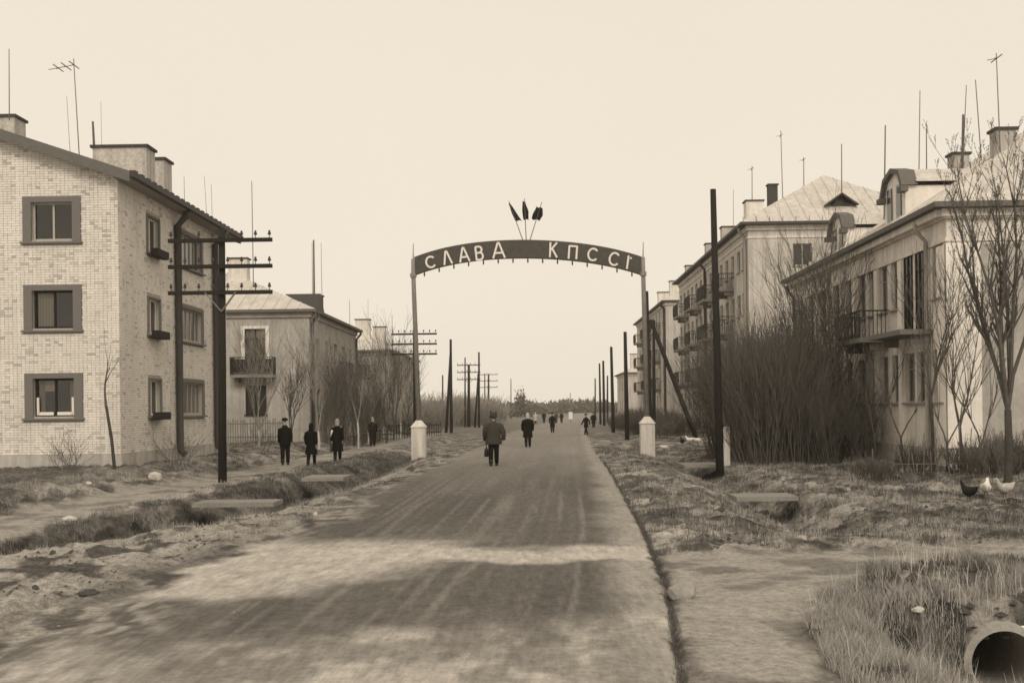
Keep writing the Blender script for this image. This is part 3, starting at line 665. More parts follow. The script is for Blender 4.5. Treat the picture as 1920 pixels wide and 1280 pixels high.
for a in ((1660,235,1657,402,46,.035,0),(1725,170,1722,322,42,.02,0),(1737,240,1737,322,43,.025,0),(1806,215,1803,322,44,.06,0),(1812,160,1806,240,44,.02,0),(1829,150,1843,306,42,.022,0),(1868,100,1875,242,38,.02,1)): mast(rfR,*a)
# ------------------------------------------------------------------ right: tall hipped block and those beyond
fz4 = [1.95,4.80,7.65,10.4]
ys4 = [71.6,73.4,75.6,77.8,80.2,82.5,85,87.4,89.8,92.3,94.8,97.2,99.6,101.8]
t4, rf4, b4, r4, su4 = house('apartment_building','tall plastered block with a pale hipped roof and stacked street balconies on the right','apartment block',12.9,24.9,70,103,.3,12.8,3.95,'plaster',-1,[16.1,21.5],ys4,fz4,1.3,1.15,'roof_metal',ov=.55,seams=[('end',12.6+.75*i) for i in range(17)],pane='pane_dark',eave_m='gutter',cornice=.75)
dn = MB(); zc = 13.85
dn.quad((17.9,71.3,zc),(19.5,71.3,zc),(18.7,71.3,zc+.85)); d_ = dn.build('dormer','room',rf4); 
mb = MB()
for s in (-1,1):
    mb.quad((18.7,70.9,zc+.98),(18.7+s*1.0,70.9,zc+.28),(18.7+s*1.0,72.6,zc+.28),(18.7,73.6,zc+.98)); mb.bar((18.7,70.9,zc+.95),(18.7+s*1.0,70.9,zc+.25),.1,.1)
mb.bar((17.8,71.2,zc),(19.6,71.2,zc),.1,.1)
mb.build('dormer_roof','gutter',rf4)
for (yy) in (76.7, 83.8, 91, 98.4):
    for z in (4.0,6.85,9.6): balcony(t4,b4,r4,su4(yy)-1.5,su4(yy)+1.5,z,solid=True)
downpipe(t4,12.9,70.6,.4,12.7,.10,(-1,0),'paint_grey'); downpipe(t4,12.9,87.0,.4,12.7,.10,(-1,0))
chimney(rf4,13.75,72.8,1.05,.9,12.9,14.75); chimney(rf4,16.4,80,.62,.6,14.8,17.1,'cap'); chimney(rf4,13.6,81.5,.9,.8,12.8,14.5,'plaster_grey'); chimney(rf4,13.6,89,.9,.8,12.8,14.4,'plaster_grey'); chimney(rf4,13.6,101,.8,.8,12.8,14.2,'plaster_grey')
rl = MB()
for i in range(16):
    x = 12.5+.78*i; rl.box(x,x+.03,69.5,69.53,12.96,13.25)
rl.build('snow_guard','mast',rf4)
for a in ((1410,312,1410,378,73,.03,1),(1464,245,1468,378,74,.03,1),(1507,295,1507,358,76,.035,1),(1578,270,1578,402,72,.04,0),(1375,355,1375,430,80,.02,0),(1325,470,1325,480,92,.03,0)): mast(rf4,*a)
t5, rf5, b5, r5, su5 = house('apartment_building','plastered block behind the arch right post with two chimneys','apartment block',12.9,24.9,113.5,145,.3,12.2,3.6,'plaster',-1,[16,20.5],[116+3.1*i for i in range(9)],fz4,1.3,1.1,'roof_metal',eave_m='gutter')
for yy in (120,129,138):
    for z in (4.0,6.85,9.6): balcony(t5,b5,r5,su5(yy)-1.4,su5(yy)+1.4,z,solid=True)
downpipe(t5,12.9,114,.4,12.1,.12,(-1,0))
chimney(rf5,14.3,117,1.2,.9,12.2,14.6); chimney(rf5,13.5,121,1.1,.9,12.2,13.9)
t6, rf6, b6, r6, su6 = house('house','farthest pale two-storey house seen under the arch on the right','house',12.9,22.9,163,180,.3,6.8,2.5,'plaster',-1,[16,19.5],[166,170,174],[1.9,4.6],1.3,1.1,'roof_metal')
chimney(rf6,14.5,165,1.6,.9,7.2,9.6)

# ------------------------------------------------------------------ the arch
AY = 53.5
arch = thing('street_arch','metal arch over the road with a curved slogan band and two white pedestals','arch',(0,AY,0))
pl_ = atY(786,856,AY); pr_ = atY(1214,849,AY)
for (p, nm) in ((pl_,0),(pr_,1)):
    z0 = Hz(p.x,AY)-.1; ct = MB(); hw = .32
    ct.box(p.x-hw,p.x+hw,AY-hw,AY+hw,z0,z0+1.55)
    i = len(ct.v); ct.v += [(p.x-hw-.04,AY-hw-.04,z0+1.552),(p.x+hw+.04,AY-hw-.04,z0+1.552),(p.x+hw+.04,AY+hw+.04,z0+1.552),(p.x-hw-.04,AY+hw+.04,z0+1.552),(p.x-.12,AY-.12,z0+1.86),(p.x+.12,AY-.12,z0+1.86),(p.x+.12,AY+.12,z0+1.86),(p.x-.12,AY+.12,z0+1.86)]
    ct.f += [(i+3,i+2,i+1,i),(i+4,i+5,i+6,i+7)]+[(i+k,i+(k+1)%4,i+4+(k+1)%4,i+4+k) for k in range(4)]
    ct.build('pedestal','whitewash',arch)
top = [(777,484),(830,467),(880,458),(930,453.5),(990,452),(1050,453.5),(1100,459.5),(1150,469),(1203,483)]
P_ = [atY(a,b_,AY) for a,b_ in top]; cf = np.polyfit([p.x for p in P_],[p.z for p in P_],4)
xa, xb = P_[0].x, P_[-1].x; tk = .76; zt = lambda x: float(np.polyval(cf,x))
lt = atY(775,515,AY); rt_ = atY(1206,512,AY)
for (t_, p, xx) in ((lt,pl_,775),(rt_,pr_,1206)):
    MB().tube([(p.x,AY,Hz(p.x,AY)+1.7),(t_.x,AY,t_.z+.0),(t_.x+(.0),AY,t_.z+.72)],[.115,.10,.09],10).build('post','post_paint',arch,True)
    MB().tube([(t_.x,AY,t_.z+.7),(t_.x+.02,AY,t_.z+1.42)],[.03,.015],6).tube([(t_.x,AY,t_.z-.12),(t_.x,AY,t_.z+.06)],[.15,.15],10).build('finial','post_paint',arch)
N = 48; bd = MB(); xs = [xa+(xb-xa)*i/N for i in range(N+1)]
for i in range(N):
    a, c = xs[i], xs[i+1]; za, zc_ = zt(a), zt(c)
    for (y, fl) in ((AY-.05,0),(AY+.05,1)):
        q = [(a,y,za-tk),(c,y,zc_-tk),(c,y,zc_),(a,y,za)]
        bd.quad(*(q if not fl else q[::-1]))
    bd.quad((a,AY-.05,za),(c,AY-.05,zc_),(c,AY+.05,zc_),(a,AY+.05,za)); bd.quad((a,AY+.05,za-tk),(c,AY+.05,zc_-tk),(c,AY-.05,zc_-tk),(a,AY-.05,za-tk))
bd.build('slogan_band','sign',arch)
for (dz, nm) in ((.0,'top_rail'),(-tk,'bottom_rail')):
    MB().tube([(x,AY,zt(x)+dz) for x in xs],.055,6).build(nm,'sign',arch)
bm_ = MB().tube([(0,0,.03),(0,0,-.04),(0,0,-.10),(0,0,-.16),(0,0,-.2)],[.03,.03,.04,.03,.012],8).mesh('bulb','cap',True)
for i in range(15):
    x = xa+.45+(xb-xa-.9)*i/14; link('bulb',bm_,arch,(x,0,zt(x)-tk-.05))
GL = {  # strokes in a unit box: (x0,y0,x1,y1) or arcs
 'S':[('arc',.5,.5,.42,.46,40,320)], 'L':[(.04,0,.40,1),(.40,1,.52,1),(.52,1,.92,0)], 'A':[(.02,0,.45,1),(.45,1,.55,1),(.55,1,.98,0),(.22,.34,.78,.34)],
 'V':[(.12,0,.12,1),(.12,.97,.55,.97),(.12,.53,.6,.53),(.12,.03,.6,.03),('arc',.5,.76,.28,.21,-90,90),('arc',.55,.28,.30,.25,-90,90)],
 'K':[(.12,0,.12,1),(.12,.45,.85,1),(.34,.58,.9,0)], 'P':[(.1,0,.1,1),(.1,.96,.9,.96),(.9,0,.9,1)], '!':[(.35,0,.62,1),(.88,.74,.96,.86)]}
def letter(ch, px, py, wpx, hpx, ang):
    c = atY(px, py, AY); s = AY/FPX; wd, ht = wpx*s, hpx*s; th = .085; mb = MB(); ca, sa = math.cos(ang), math.sin(ang)
    def tf(u, v): x = (u-.5)*wd; z = (v-.5)*ht; return Vector((c.x+x*ca-z*sa, AY-.075, c.z+x*sa+z*ca))
    k = 0
    for st in GL[ch]:
        k += 1; dy = Vector((0,-.002*k,0))
        if st[0] == 'arc':
            _, ux, uz, rx, rz, a0, a1 = st; M_ = 14; pt = []
            for i in range(M_+1):
                a = math.radians(a0+(a1-a0)*i/M_); pt.append((ux+rx*math.cos(a), uz+rz*math.sin(a), a))
            ring = []
            for (u,v,a) in pt:
                p = tf(u,v)+dy; nn = Vector((math.cos(a)*ca-math.sin(a)*sa,0,math.cos(a)*sa+math.sin(a)*ca))*th/2
                ring.append((p-nn, p+nn))
            for i in range(M_):
                (a1_,b1_),(a2_,b2_) = ring[i],ring[i+1]; D = Vector((0,.024,0))
                mb.quad(a1_,b1_,b2_,a2_); mb.quad(b1_,b1_+D,b2_+D,b2_); mb.quad(a2_,a2_+D,a1_+D,a1_)
        else:
            a, b_ = tf(st[0],st[1])+dy, tf(st[2],st[3])+dy; mb.bar(a,b_,.024,th) if False else mb.bar(a,b_,th,.024,up=(0,1,0))
    mb.build('letter','lettering',arch)
for a in (('S',808,491.5,21,22,.20),('L',839,483.5,17,25,.17),('A',870,478,19,27,.14),('V',899,475,17,26,.10),('A',935,470,23,29,.05),('K',1038,469,17,28,-.05),('P',1074,473.5,18,25,-.08),('S',1112,477.5,22,24,-.14),('S',1152,486,22,25,-.18),('!',1177,492,14,25,-.0)): letter(*a)
fc = atY(987,452,AY)
for i, ((tx,ty),(c1),(lab)) in enumerate((((954,376),[(955,380),(964,397),(972,412)],'leftmost of three dark drooping flags fanned out above the arch'),((983,371),[(982,376),(985,392),(986,410)],'middle one of three dark drooping flags above the arch'),((1016,378),[(1012,386),(1009,398),(1004,409)],'rightmost of three dark drooping flags fanned out above the arch'))):
    t_ = thing('flag',lab,'flag',(fc.x,AY+.09,fc.z-.25),group='flags above the arch'); tp = atY(tx,ty,AY); tp.y = AY+.09
    MB().tube([(fc.x+(i-1)*.08,AY+.09,fc.z-.2),tp],[.022,.014],6).build('flagpole','mast',t_)
    cl = MB(); rows = []; wds = [.06,.26,.30] if i == 0 else ([.10,.30,.22] if i == 1 else [.26,.44,.34])
    pts = [atY(a,b_,AY) for a,b_ in c1]
    M_ = 9
    for k in range(M_+1):
        f = k/M_*2; j = min(int(f),1); e = f-j; p = pts[j].lerp(pts[j+1],e); wd = wds[j]*(1-e)+wds[j+1]*e; row = []
        for q_ in range(6):
            row.append(Vector((p.x+(q_/5-.5)*wd*(1 if i else 1), AY+.09+.05*math.sin(q_*2.2+k*.7)+.02*q_, p.z-.04*math.sin(q_*1.3)-(.1*(q_/5) if i == 2 else .04*(q_/5)))))
        rows.append(row)
    for k in range(M_):
        for q_ in range(5): cl.quad(rows[k][q_],rows[k+1][q_],rows[k+1][q_+1],rows[k][q_+1])
    o = cl.build('flag_cloth','cloth_dark',t_,True); md = o.modifiers.new('thick','SOLIDIFY'); md.thickness = .012

# ------------------------------------------------------------------ poles
def pole(label, px, pyb, pyt, Y, X=None, r=.12, arms=0, half=1.5, lean=0, brace=None, group='wooden line poles along the street', pxt=None, name='utility_pole', a0=.35, adz=.72, topcol='dark_wood', ins=4):
    b_ = atY(px, pyb, Y); z0 = Hz(b_.x, Y); tp = atY(pxt if pxt is not None else px, pyt, Y)
    t = thing(name, label, 'utility pole', (b_.x, Y, z0), group=group)
    MB().tube([(b_.x,Y,z0-.3),((b_.x+tp.x)/2,Y,(z0+tp.z)/2),(tp.x,Y,tp.z)],[r*1.15,r,r*.8],10).build('pole','dark_wood',t,True)
    for k in range(arms):
        z = tp.z-a0-adz*k; xx = tp.x+(b_.x-tp.x)*(tp.z-z)/(tp.z-z0)
        ca = MB().box(xx-half,xx+half,Y-r-.13,Y-r-.02,z-.055,z+.055).build('crossarm','dark_wood',t)
        n_ = ins*2
        for i in range(n_):
            xi = xx+(-half+.08+(half-.3)*(i/(ins-1)) if i < ins else .22+(half-.3)*((i-ins)/(ins-1)))
            key = 'ins'
            if key not in WC: WC[key] = MB().tube([(0,0,0),(0,0,.10)],[.012,.012],5).loft([(0,0,.09,.045,.045),(0,0,.13,.05,.05),(0,0,.17,.028,.028),(0,0,.2,.035,.035),(0,0,.22,.01,.01)],8).mesh('insulator','cap')
            o = root_off(t); link('insulator',WC[key],ca,(xi-o.x,-r-.075,z+.055-o.z))
    if arms and half > 1.2:
        z = tp.z-a0-adz*(arms-1); MB().bar((tp.x-.45,Y-r-.16,z),(tp.x,Y-r-.03,z-.55),.05,.03).bar((tp.x+.45,Y-r-.16,z),(tp.x,Y-r-.03,z-.55),.05,.03).build('arm_brace','grey_wood',t)
    if brace:
        q = ground(brace[0],brace[1]) if len(brace) < 5 else Vector((atY(brace[0],brace[1],Y).x,Y,Hz(atY(brace[0],brace[1],Y).x,Y)))
        tt = atY(brace[2],brace[3],Y); MB().tube([(q.x,q.y-.05,q.z-.2),(tt.x,Y-.15,tt.z)],[r*1.05,r*.85],9).build('brace_pole','dark_wood',t,True)
    return t
L_ = 'poles left of the road'
pole('tall near pole with three crossarms of insulators before the brick block',417,908,428,34.2,arms=3,half=1.52,r=.115,pxt=416,a0=.38,adz=.76,group=None)
pole('dark pole with three crossarms right behind the arch left pedestal',780,830,618,77.5,arms=3,half=1.5,r=.14,pxt=777,a0=.3,adz=.66,group=None)
pole('leaning braced pole standing between the arch left post and the next pair',846,790,636,107,r=.13,pxt=845,brace=(836,790,845,665,1),group=None)
pole('short pole with faint crossarms beside a thin taller pole',879,800,683,140,arms=3,half=1.4,r=.17,a0=.1,adz=.85,group=None,ins=3)
pole('thin bare pole just left of the short crossarm pole',872,800,670,138,r=.09,group=None)
pole('braced far pole with a tall pointed top left of the road',898,790,660,135,r=.12,brace=(890,790,897,700,1),group=None)
pole('farthest crossarm pole seen left of the walkers on the road',916,788,701,203,arms=3,half=1.6,r=.17,a0=.1,adz=1.1,group=None,ins=2)
pole('very thin distant pole above the scrub by the horizon',958,782,710,250,r=.10,group=None)
pole('tiny slanting pole in the far scrub behind the braced pole',909,788,700,190,r=.10,group=None)
pole('short pale post in the far left scrub beside a braced pole',830,790,703,170,r=.12,group=None)
pole('tall plain pole with a white stub post on the right verge',1350,876,355,40.5,r=.125,pxt=1337,group=None)
pole('dark pole behind the arch right post with a long slanting prop',1219,826,546,72,r=.15,pxt=1212,brace=(1309,826,1219,600),group=None)
pole('thinner pole tucked between the arch post and the slanting prop',1226,815,600,88,r=.13,group=None)
pole('nearest of the plain poles seen under the arch on the right',1176,820,622,81,r=.14,pxt=1172,group=None)
pole('second plain pole from the arch right post under the arch',1150,808,650,102,r=.14,pxt=1146,group=None)
pole('third plain pole from the arch right post under the arch',1133,796,676,140,r=.15,pxt=1131,group=None)
pole('slim pole just left of the third plain pole on the right',1126,793,681,150,r=.13,pxt=1124,group=None)
pole('short pole half hidden between the second and third right poles',1139,792,704,170,r=.13,group=None)
pole('farthest and thinnest pole on the right of the road',1116,788,709,200,r=.13,group=None)
p = ground(1363,872); ws = thing('white_post','short whitewashed post leaning against the tall plain pole','post',p); MB().box(p.x-.1,p.x+.1,p.y-.1,p.y+.1,p.z-.1,p.z+1.35).build('post','whitewash',ws); MB().loft([(p.x,p.y,p.z+1.352,.11,.11),(p.x,p.y,p.z+1.40,.06,.06)],4).build('post_cap','whitewash',ws)

# ------------------------------------------------------------------ trees and shrubs (bare)
def branchy(mb, p, d, L, r, depth, n, spread, nseg=4, up=.25, child=3, minr=.006, cl=(.45,.7)):
    pts = [p.copy()]; rad = [r]; dd = d.copy(); kids = []
    for i in range(nseg):
        dd = (dd+Vector((random.gauss(0,.10),random.gauss(0,.10),random.gauss(0,.05)+up*.12))).normalized(); p = p+dd*L/nseg; pts.append(p.copy()); rad.append(max(minr*.6, r*(1-.75*(i+1)/nseg)))
        if i >= (1 if depth > 0 else 0): kids.append((p.copy(), dd.copy(), rad[-1]))
    mb.tube(pts, rad, n, cap=False)
    if depth > 0:
        for (q_, e, rr) in kids:
            for k in range(child):
                a = random.uniform(0,2*math.pi); sx = Vector((math.cos(a),math.sin(a),random.uniform(.0,.6)))*spread
                branchy(mb, q_, (e+sx).normalized(), L*random.uniform(*cl), max(minr, rr*.65), depth-1, max(3,n-1), spread, 3, up, child, minr, cl)
def tree(label, x, y, h, r, forks=3, depth=3, spread=.5, lean=(0,0), child=3, bark='bark', name='bare_tree', fork_h=.25, group=None, minr=.008, seed=1, fs=(.12,.35), cl=(.45,.7), up=.5, lr=.7):
    random.seed(seed); z = Hz(x,y); t = thing(name,label,'tree',(x,y,z),group=group); tr = MB(); base = Vector((x,y,z-.1)); fh = h*fork_h
    top = base+Vector((lean[0]*fh,lean[1]*fh,fh+.1)); tr.tube([base,base.lerp(top,.1),base.lerp(top,.5)+Vector((.03,0,0)),top],[r*1.5,r*1.1,r,r*.85],9)
    tr.build('trunk',bark,t,True); br = MB()
    for k in range(forks):
        a = 2*math.pi*k/forks+random.uniform(-.5,.5); s = random.uniform(*fs) if forks > 1 else .05
        branchy(br, top-Vector((0,0,.03)), Vector((math.cos(a)*s+lean[0],math.sin(a)*s+lean[1],1)).normalized(), (h-fh)*random.uniform(.75,1), r*(lr if forks > 1 else .85), depth, 6, spread, 6, up, child, minr, cl)
    br.build('branches','twig' if bark != 'birch' else 'twig_pale',t); return t
def tg(px, py): q = ground(px,py); return q.x, q.y
x, y = tg(1890,912); tree('large bare tree forking low before the pale house at the right edge',x,y,7.4,.092,8,3,.6,(.01,0),4,fork_h=.24,seed=6,minr=.004,fs=(.01,.09),cl=(.14,.27),up=1.6,lr=.6)
x, y = 11.3, 33.5; tree('slim forked bare tree close to the balcony of the pale house',x,y,4.9,.055,3,2,.4,(-.01,0),2,seed=9,fork_h=.42)
x, y = 12.0, 33.2; tree('thin bare sapling before the bright corner of the pale house',x,y,4.2,.05,3,2,.4,(-.02,0),2,seed=12,fork_h=.3)
x, y = tg(216,882); y = 35.6; x = atY(216,882,y).x; tree('thin leaning sapling before the end wall of the brick block',x,y,3.9,.05,1,1,.35,(-.13,0),1,seed=15,fork_h=.5)
for i,(px,h,dp,s,lab) in enumerate(((1560,6.2,2,31,'tall bare tree rising from the thicket at the left end of the pale house'),(1585,5.2,2,32,'bare tree just right of the tall one in the thicket'),(1500,5.6,2,33,'bare tree sticking up out of the dark thicket before the tall block'),(1690,3.6,1,34,'young whip of a tree under the balcony of the pale house'),(1640,3.4,1,35,'young whip of a tree left of the balcony of the pale house'),(1775,3.0,1,36,'small whip sapling before the bright pilaster of the pale house'),(1840,3.2,1,37,'sapling just left of the large bare tree'))):
    Y = (44,43,47,38,39,33,31)[i]; X = atY(px,880,Y).x; tree(lab,X,Y,h,.07 if i < 3 else .035,3 if i < 3 else 2,dp,.35,(random.uniform(-.05,.05),0),3,seed=s,fork_h=.25)
for i,(px,Y,h) in enumerate(((598,62,4.6),(640,63,4.0),(664,70,4.0),(690,74,3.8),(712,80,4.2),(738,84,5.6),(752,90,5.6),(765,95,5),(545,60,3.0),(485,58,4),(620,60,3.2),(725,76,4.6))):
    X = atY(px,830,Y).x; tree(('thin bare tree before the plastered house, at its corner','thin bare tree with spread twigs before the street side of the plastered house','bare tree at the far end of the plastered house','bare tree between the two grey houses on the left','bare tree before the twin-chimney house, near its corner','tall bare tree beside the left crossarm pole','tall bare tree behind the left crossarm pole','bare tree just right of the left crossarm pole, in the scrub','knee-thin sapling behind the first of the three walkers','straight young tree before the end-wall balcony','small bare tree behind the three walkers','bare tree before the low fence left of the arch')[i],X,Y,h,.06,3,2,.35,(random.uniform(-.04,.04),0),3,seed=50+i,fork_h=.2,bark='bark' if i%3 else 'birch')
def shrub_meshes(nvar, stems, h, m, seed, name='stems', minr=.011):
    out = []
    for k in range(nvar):
        random.seed(seed+k); mb = MB()
        for s in range(stems):
            a = random.uniform(0,2*math.pi); rr = .75*math.sqrt(random.random()); d = Vector((math.cos(a)*rr*.35,math.sin(a)*rr*.35,1)).normalized()
            branchy(mb, Vector((math.cos(a)*rr,math.sin(a)*rr,-.05)), d, h*random.uniform(.5,1), random.uniform(.012,.022), 1, 3, .38, 5, .5, 2, minr)
        out.append(mb.mesh(name, m))
    return out
dense = shrub_meshes(5, 55, 1.0*4.6, 'twig', 200); sparse = shrub_meshes(4, 20, 4.4, 'twig', 500, minr=.009); low = shrub_meshes(4, 60, 1.5, 'twig', 300, minr=.012); pale = shrub_meshes(4, 60, 2.6, 'twig_pale', 400, minr=.02)
def shrub(me, x, y, s, label, group, rz=None, name='bare_shrub', sz=None):
    o = link(name, me, None, (x,y,Hz(x,y)), rz if rz is not None else random.uniform(0,6.28)); o.scale = (s,s,sz or s); return tag(o,label,'shrub',group)
random.seed(5)
G1 = 'bare shrubs of the thicket before the tall block'
MHT = lambda me: max(v.co.z for v in me.vertices)
for i in range(30):
    px = random.uniform(1350,1510); Y = random.uniform(42,57); X = atY(px,860,Y).x
    X = max(X, 7.9)
    if X > 11.7 and Y > 33: X = random.uniform(8,11.6)
    top = np.interp(px,[1290,1340,1400,1480,1560],[650,615,580,572,580]); hh = 2.1+(762-top+20-random.uniform(-5,70))*Y/2200; me_ = random.choice(dense)
    shrub(me_,X,Y,.9,'bare brown shrub in the dense thicket right of the tall plain pole',G1,sz=max(.4,hh/MHT(me_)))
for i in range(16):
    px = random.uniform(1330,1575); Y = random.uniform(41,50); X = max(7.8,atY(px,860,Y).x); me_ = random.choice(sparse)
    shrub(me_,X,Y,.9,'bare brown shrub in the dense thicket right of the tall plain pole',G1,sz=random.uniform(4.2,6.4)/MHT(me_))
for i in range(12):
    Y = random.uniform(36.5,50); X = random.uniform(9.3,11.6)
    shrub(random.choice(sparse),X,Y,.8,'lighter bare shrub growing close before the street side of the pale house','bare shrubs along the pale house',sz=random.uniform(.35,.6))
for i in range(12):
    Y = random.uniform(30,34); X = random.uniform(9,14.5)
    shrub(random.choice(low),X,Y,.6,'low tangle of twigs at the foot of the pale house','low twiggy growth before the pale house',sz=random.uniform(.3,.6))
for i in range(26):
    Y = random.uniform(74,125); X = random.uniform(8.2,11.8)
    shrub(random.choice(low),X,Y,1.2,'dark low shrub beyond the arch on the right of the road','low shrubs right of the road beyond the arch',sz=random.uniform(.6,1.0))
for i in range(46):
    Y = random.uniform(92,230); X = random.uniform(-24,-8.2) + (Y-92)*.05
    shrub(random.choice(pale),X,Y,1.5,'pale dusty scrub bush left of the road beyond the arch','pale scrub left of the road',sz=random.uniform(.5,.85)*(.8+Y/260))
for i in range(10):
    Y = random.uniform(64,84); X = random.uniform(-12.2,-10)
    shrub(random.choice(sparse),X,Y,.9,'bare shrub in front of the grey houses on the left','bare shrubs before the grey houses',sz=random.uniform(.55,1.0))
for i in (1,3,5):
    px = (95,130,160,300,360,470,520)[i]; Y = (35.5,35.2,35.6,40,41,52,55)[i]; X = atY(px,870,Y).x
    if i > 2: X = max(X,-12.2)
    shrub(random.choice(sparse),X,Y,.5,('twiggy bush at the foot of the brick end wall, leftmost','twiggy bush at the foot of the brick end wall, middle','twiggy bush by the leaning sapling','small bush by the first downpipe of the brick block','small bush between the downpipes of the brick block','small bush by the picket fence','small bush behind the first walker')[i],None,sz=.22)
# far forest belt
random.seed(8); r_ = np.random.default_rng(3)
def mass(name, label, cat, N, fx, m, kind='stuff'):
    C = fx(N); s = C[:,3:4]; A = C[:,:3]; d1 = r_.normal(size=(N,3))*s; d2 = r_.normal(size=(N,3))*s; d1[:,2] *= 1.4
    V = np.concatenate([A,A+d1,A+d2]); F = np.stack([np.arange(N),np.arange(N)+N,np.arange(N)+2*N],-1)
    o = link(name, np_mesh(name,V,F,m), kind=kind); return tag(o,label,cat)
def forest(N):
    x = r_.uniform(-420,460,N); y = 430+r_.uniform(0,40,N); hh = 3.3+1.0*fbm(x*.03,y*0+1,7)+1.3*(vnoise(x*.25,y*0,9)**3); z = hh*r_.uniform(0,1,N)-.4
    return np.stack([x,y,z,np.full(N,.75)],-1)
mass('distant_forest','dark belt of far trees along the horizon behind the road','forest',120000,forest,'forest')
def copse(N):
    z = np.abs(r_.normal(0,2.3,N)); x = -3.4+r_.normal(0,1.1,N)*(1-z*.09).clip(.2,1); y = 300+r_.normal(0,1.5,N); return np.stack([x,y,z,np.full(N,.35)],-1)
mass('distant_tree','lone hazy tree on the horizon above the second walker','tree',2600,copse,'forest')

# ------------------------------------------------------------------ grass and clods
def blades(name, label, N, fx, hfun, m, wid=.008, cat='grass', lean=.35):
    x, y = fx(N); z = H(x,y); k0 = ~((np.abs(x-4.8)<.42)&(y>11.2)&(y<15.5)&(z<-.16)); x, y, z = x[k0], y[k0], z[k0]; n_ = len(x); h = hfun(x,y,n_); a = r_.uniform(0,2*np.pi,n_); wv = wid*.5*(1+y*.05); l1 = r_.normal(0,lean,(n_,2))*h[:,None]
    dx, dy = np.cos(a)*wv, np.sin(a)*wv
    b0 = np.stack([x-dx,y-dy,z-.01],-1); b1 = np.stack([x+dx,y+dy,z-.01],-1); m0 = np.stack([x-dx*.7+l1[:,0]*.35,y-dy*.7+l1[:,1]*.35,z+h*.55],-1); m1 = np.stack([x+dx*.7+l1[:,0]*.35,y+dy*.7+l1[:,1]*.35,z+h*.55],-1); tp = np.stack([x+l1[:,0],y+l1[:,1],z+h],-1)
    V = np.concatenate([b0,b1,m1,m0,tp]); k = np.arange(n_); F = np.concatenate([np.stack([k,k+n_,k+2*n_],-1),np.stack([k,k+2*n_,k+3*n_],-1),np.stack([k+3*n_,k+2*n_,k+4*n_],-1)])
    return tag(link(name, np_mesh(name,V,F,m), kind='stuff'),label,cat)
def area(x0,x1,y0,y1,cond,logy=False):
    def f(N):
        x = r_.uniform(x0,x1,N); y = np.exp(r_.uniform(math.log(y0),math.log(y1),N)) if logy else r_.uniform(y0,y1,N)
        k = cond(x,y); return x[k],y[k]
    return f
clump = lambda x,y,s=1.6,sd=140: fbm(x*s,y*s,sd,3)
blades('dry_grass','pale dry grass standing tall on the slope left of the concrete pipe',110000,area(2.1,5.6,8.2,13.8,lambda x,y:(CROSS(x,y)<.4)&(clump(x,y,2.6)+r_.uniform(-.12,.12,len(x))>.50)),lambda x,y,n:r_.uniform(.02,.15,n)*(.3+2.6*clump(x,y,2.6)**2),'grass_dry',.004)
blades('grass_tufts','dark short grass tufts around the ditch and the pipe on the right',80000,area(2.2,9,8.2,17,lambda x,y:(CROSS(x,y)<.35)&(clump(x,y,2.2,150)>.45)),lambda x,y,n:r_.uniform(.02,.10,n)*(.4+2.4*clump(x,y,3.1,151)**2),'grass_dark',.005)
blades('grass_tufts','matted dark grass on the rough verge right of the road',110000,area(1.8,14,17,62,lambda x,y:(CROSS(x,y)<.3)&(x>RXR(y)+.1)&(clump(x,y,2.0,160)+r_.uniform(-.06,.06,len(x))>.545),True),lambda x,y,n:r_.uniform(.02,.12,n)*(.5+2.2*clump(x,y,2.5,161)**2),'grass_dark',.004)
blades('dry_grass','pale dead grass mixed into the rough verge right of the road',80000,area(1.8,14,17,60,lambda x,y:(CROSS(x,y)<.3)&(x>RXR(y)+.1)&(clump(x,y,1.7,170)+r_.uniform(-.06,.06,len(x))>.545),True),lambda x,y,n:r_.uniform(.02,.13,n)*(.5+2.2*clump(x,y,2.2,171)**2),'grass_dry',.0035)
blades('grass_tufts','dark coarse grass on the bank and bottom of the left ditch',90000,area(-11,-3.5,16,60,lambda x,y:(np.abs(x-LDX(y)+.2)<1.35+.5*clump(x,y))&(PATHL(x,y)<.3)&(x<RXL(y)-.3)&(clump(x,y,1.7,180)>.38),True),lambda x,y,n:r_.uniform(.04,.17,n),'grass_dark',.004)
blades('dry_grass','pale dead grass along the left ditch and behind the footpath',60000,area(-12.5,-3.2,18,70,lambda x,y:(PATHL(x,y)<.3)&(x<RXL(y)-.3)&(clump(x,y,1.1,190)>.52),True),lambda x,y,n:r_.uniform(.03,.13,n),'grass_dry',.003)
blades('grass_tufts','short grass of the yard before the brick block',40000,area(-22,-10.5,22,64,lambda x,y:(PATHL(x,y)<.3)&~((x<-12.9)&(y>36.6))&(clump(x,y,.9,195)>.46),True),lambda x,y,n:r_.uniform(.02,.09,n),'grass_dark',.004)
blades('edge_weeds','dark weeds in the crack along the right road edge',9000,area(-.1,.3,8.2,40,lambda x,y:np.ones(len(x),bool),True),lambda x,y,n:r_.uniform(.02,.09,n),'grass_dark',.005) if False else None
blades('dead_stalks','long pale dead stalks standing out of the grass by the pipe',1500,area(2.4,6.5,8.6,14.5,lambda x,y:(CROSS(x,y)<.3)&(clump(x,y,1.2,240)>.5)),lambda x,y,n:r_.uniform(.18,.42,n),'straw',.0035,lean=.25)
def edgefx(N):
    y = np.exp(r_.uniform(math.log(8),math.log(45),N)); x = RXR(y)+.05+r_.normal(0,.022,N); k = clump(x,y,2.5,200) > .40; return x[k],y[k]
blades('edge_weeds','dark weeds in the crack along the right road edge',7000,edgefx,lambda x,y,n:r_.uniform(.01,.06,n),'grass_dark',.004)
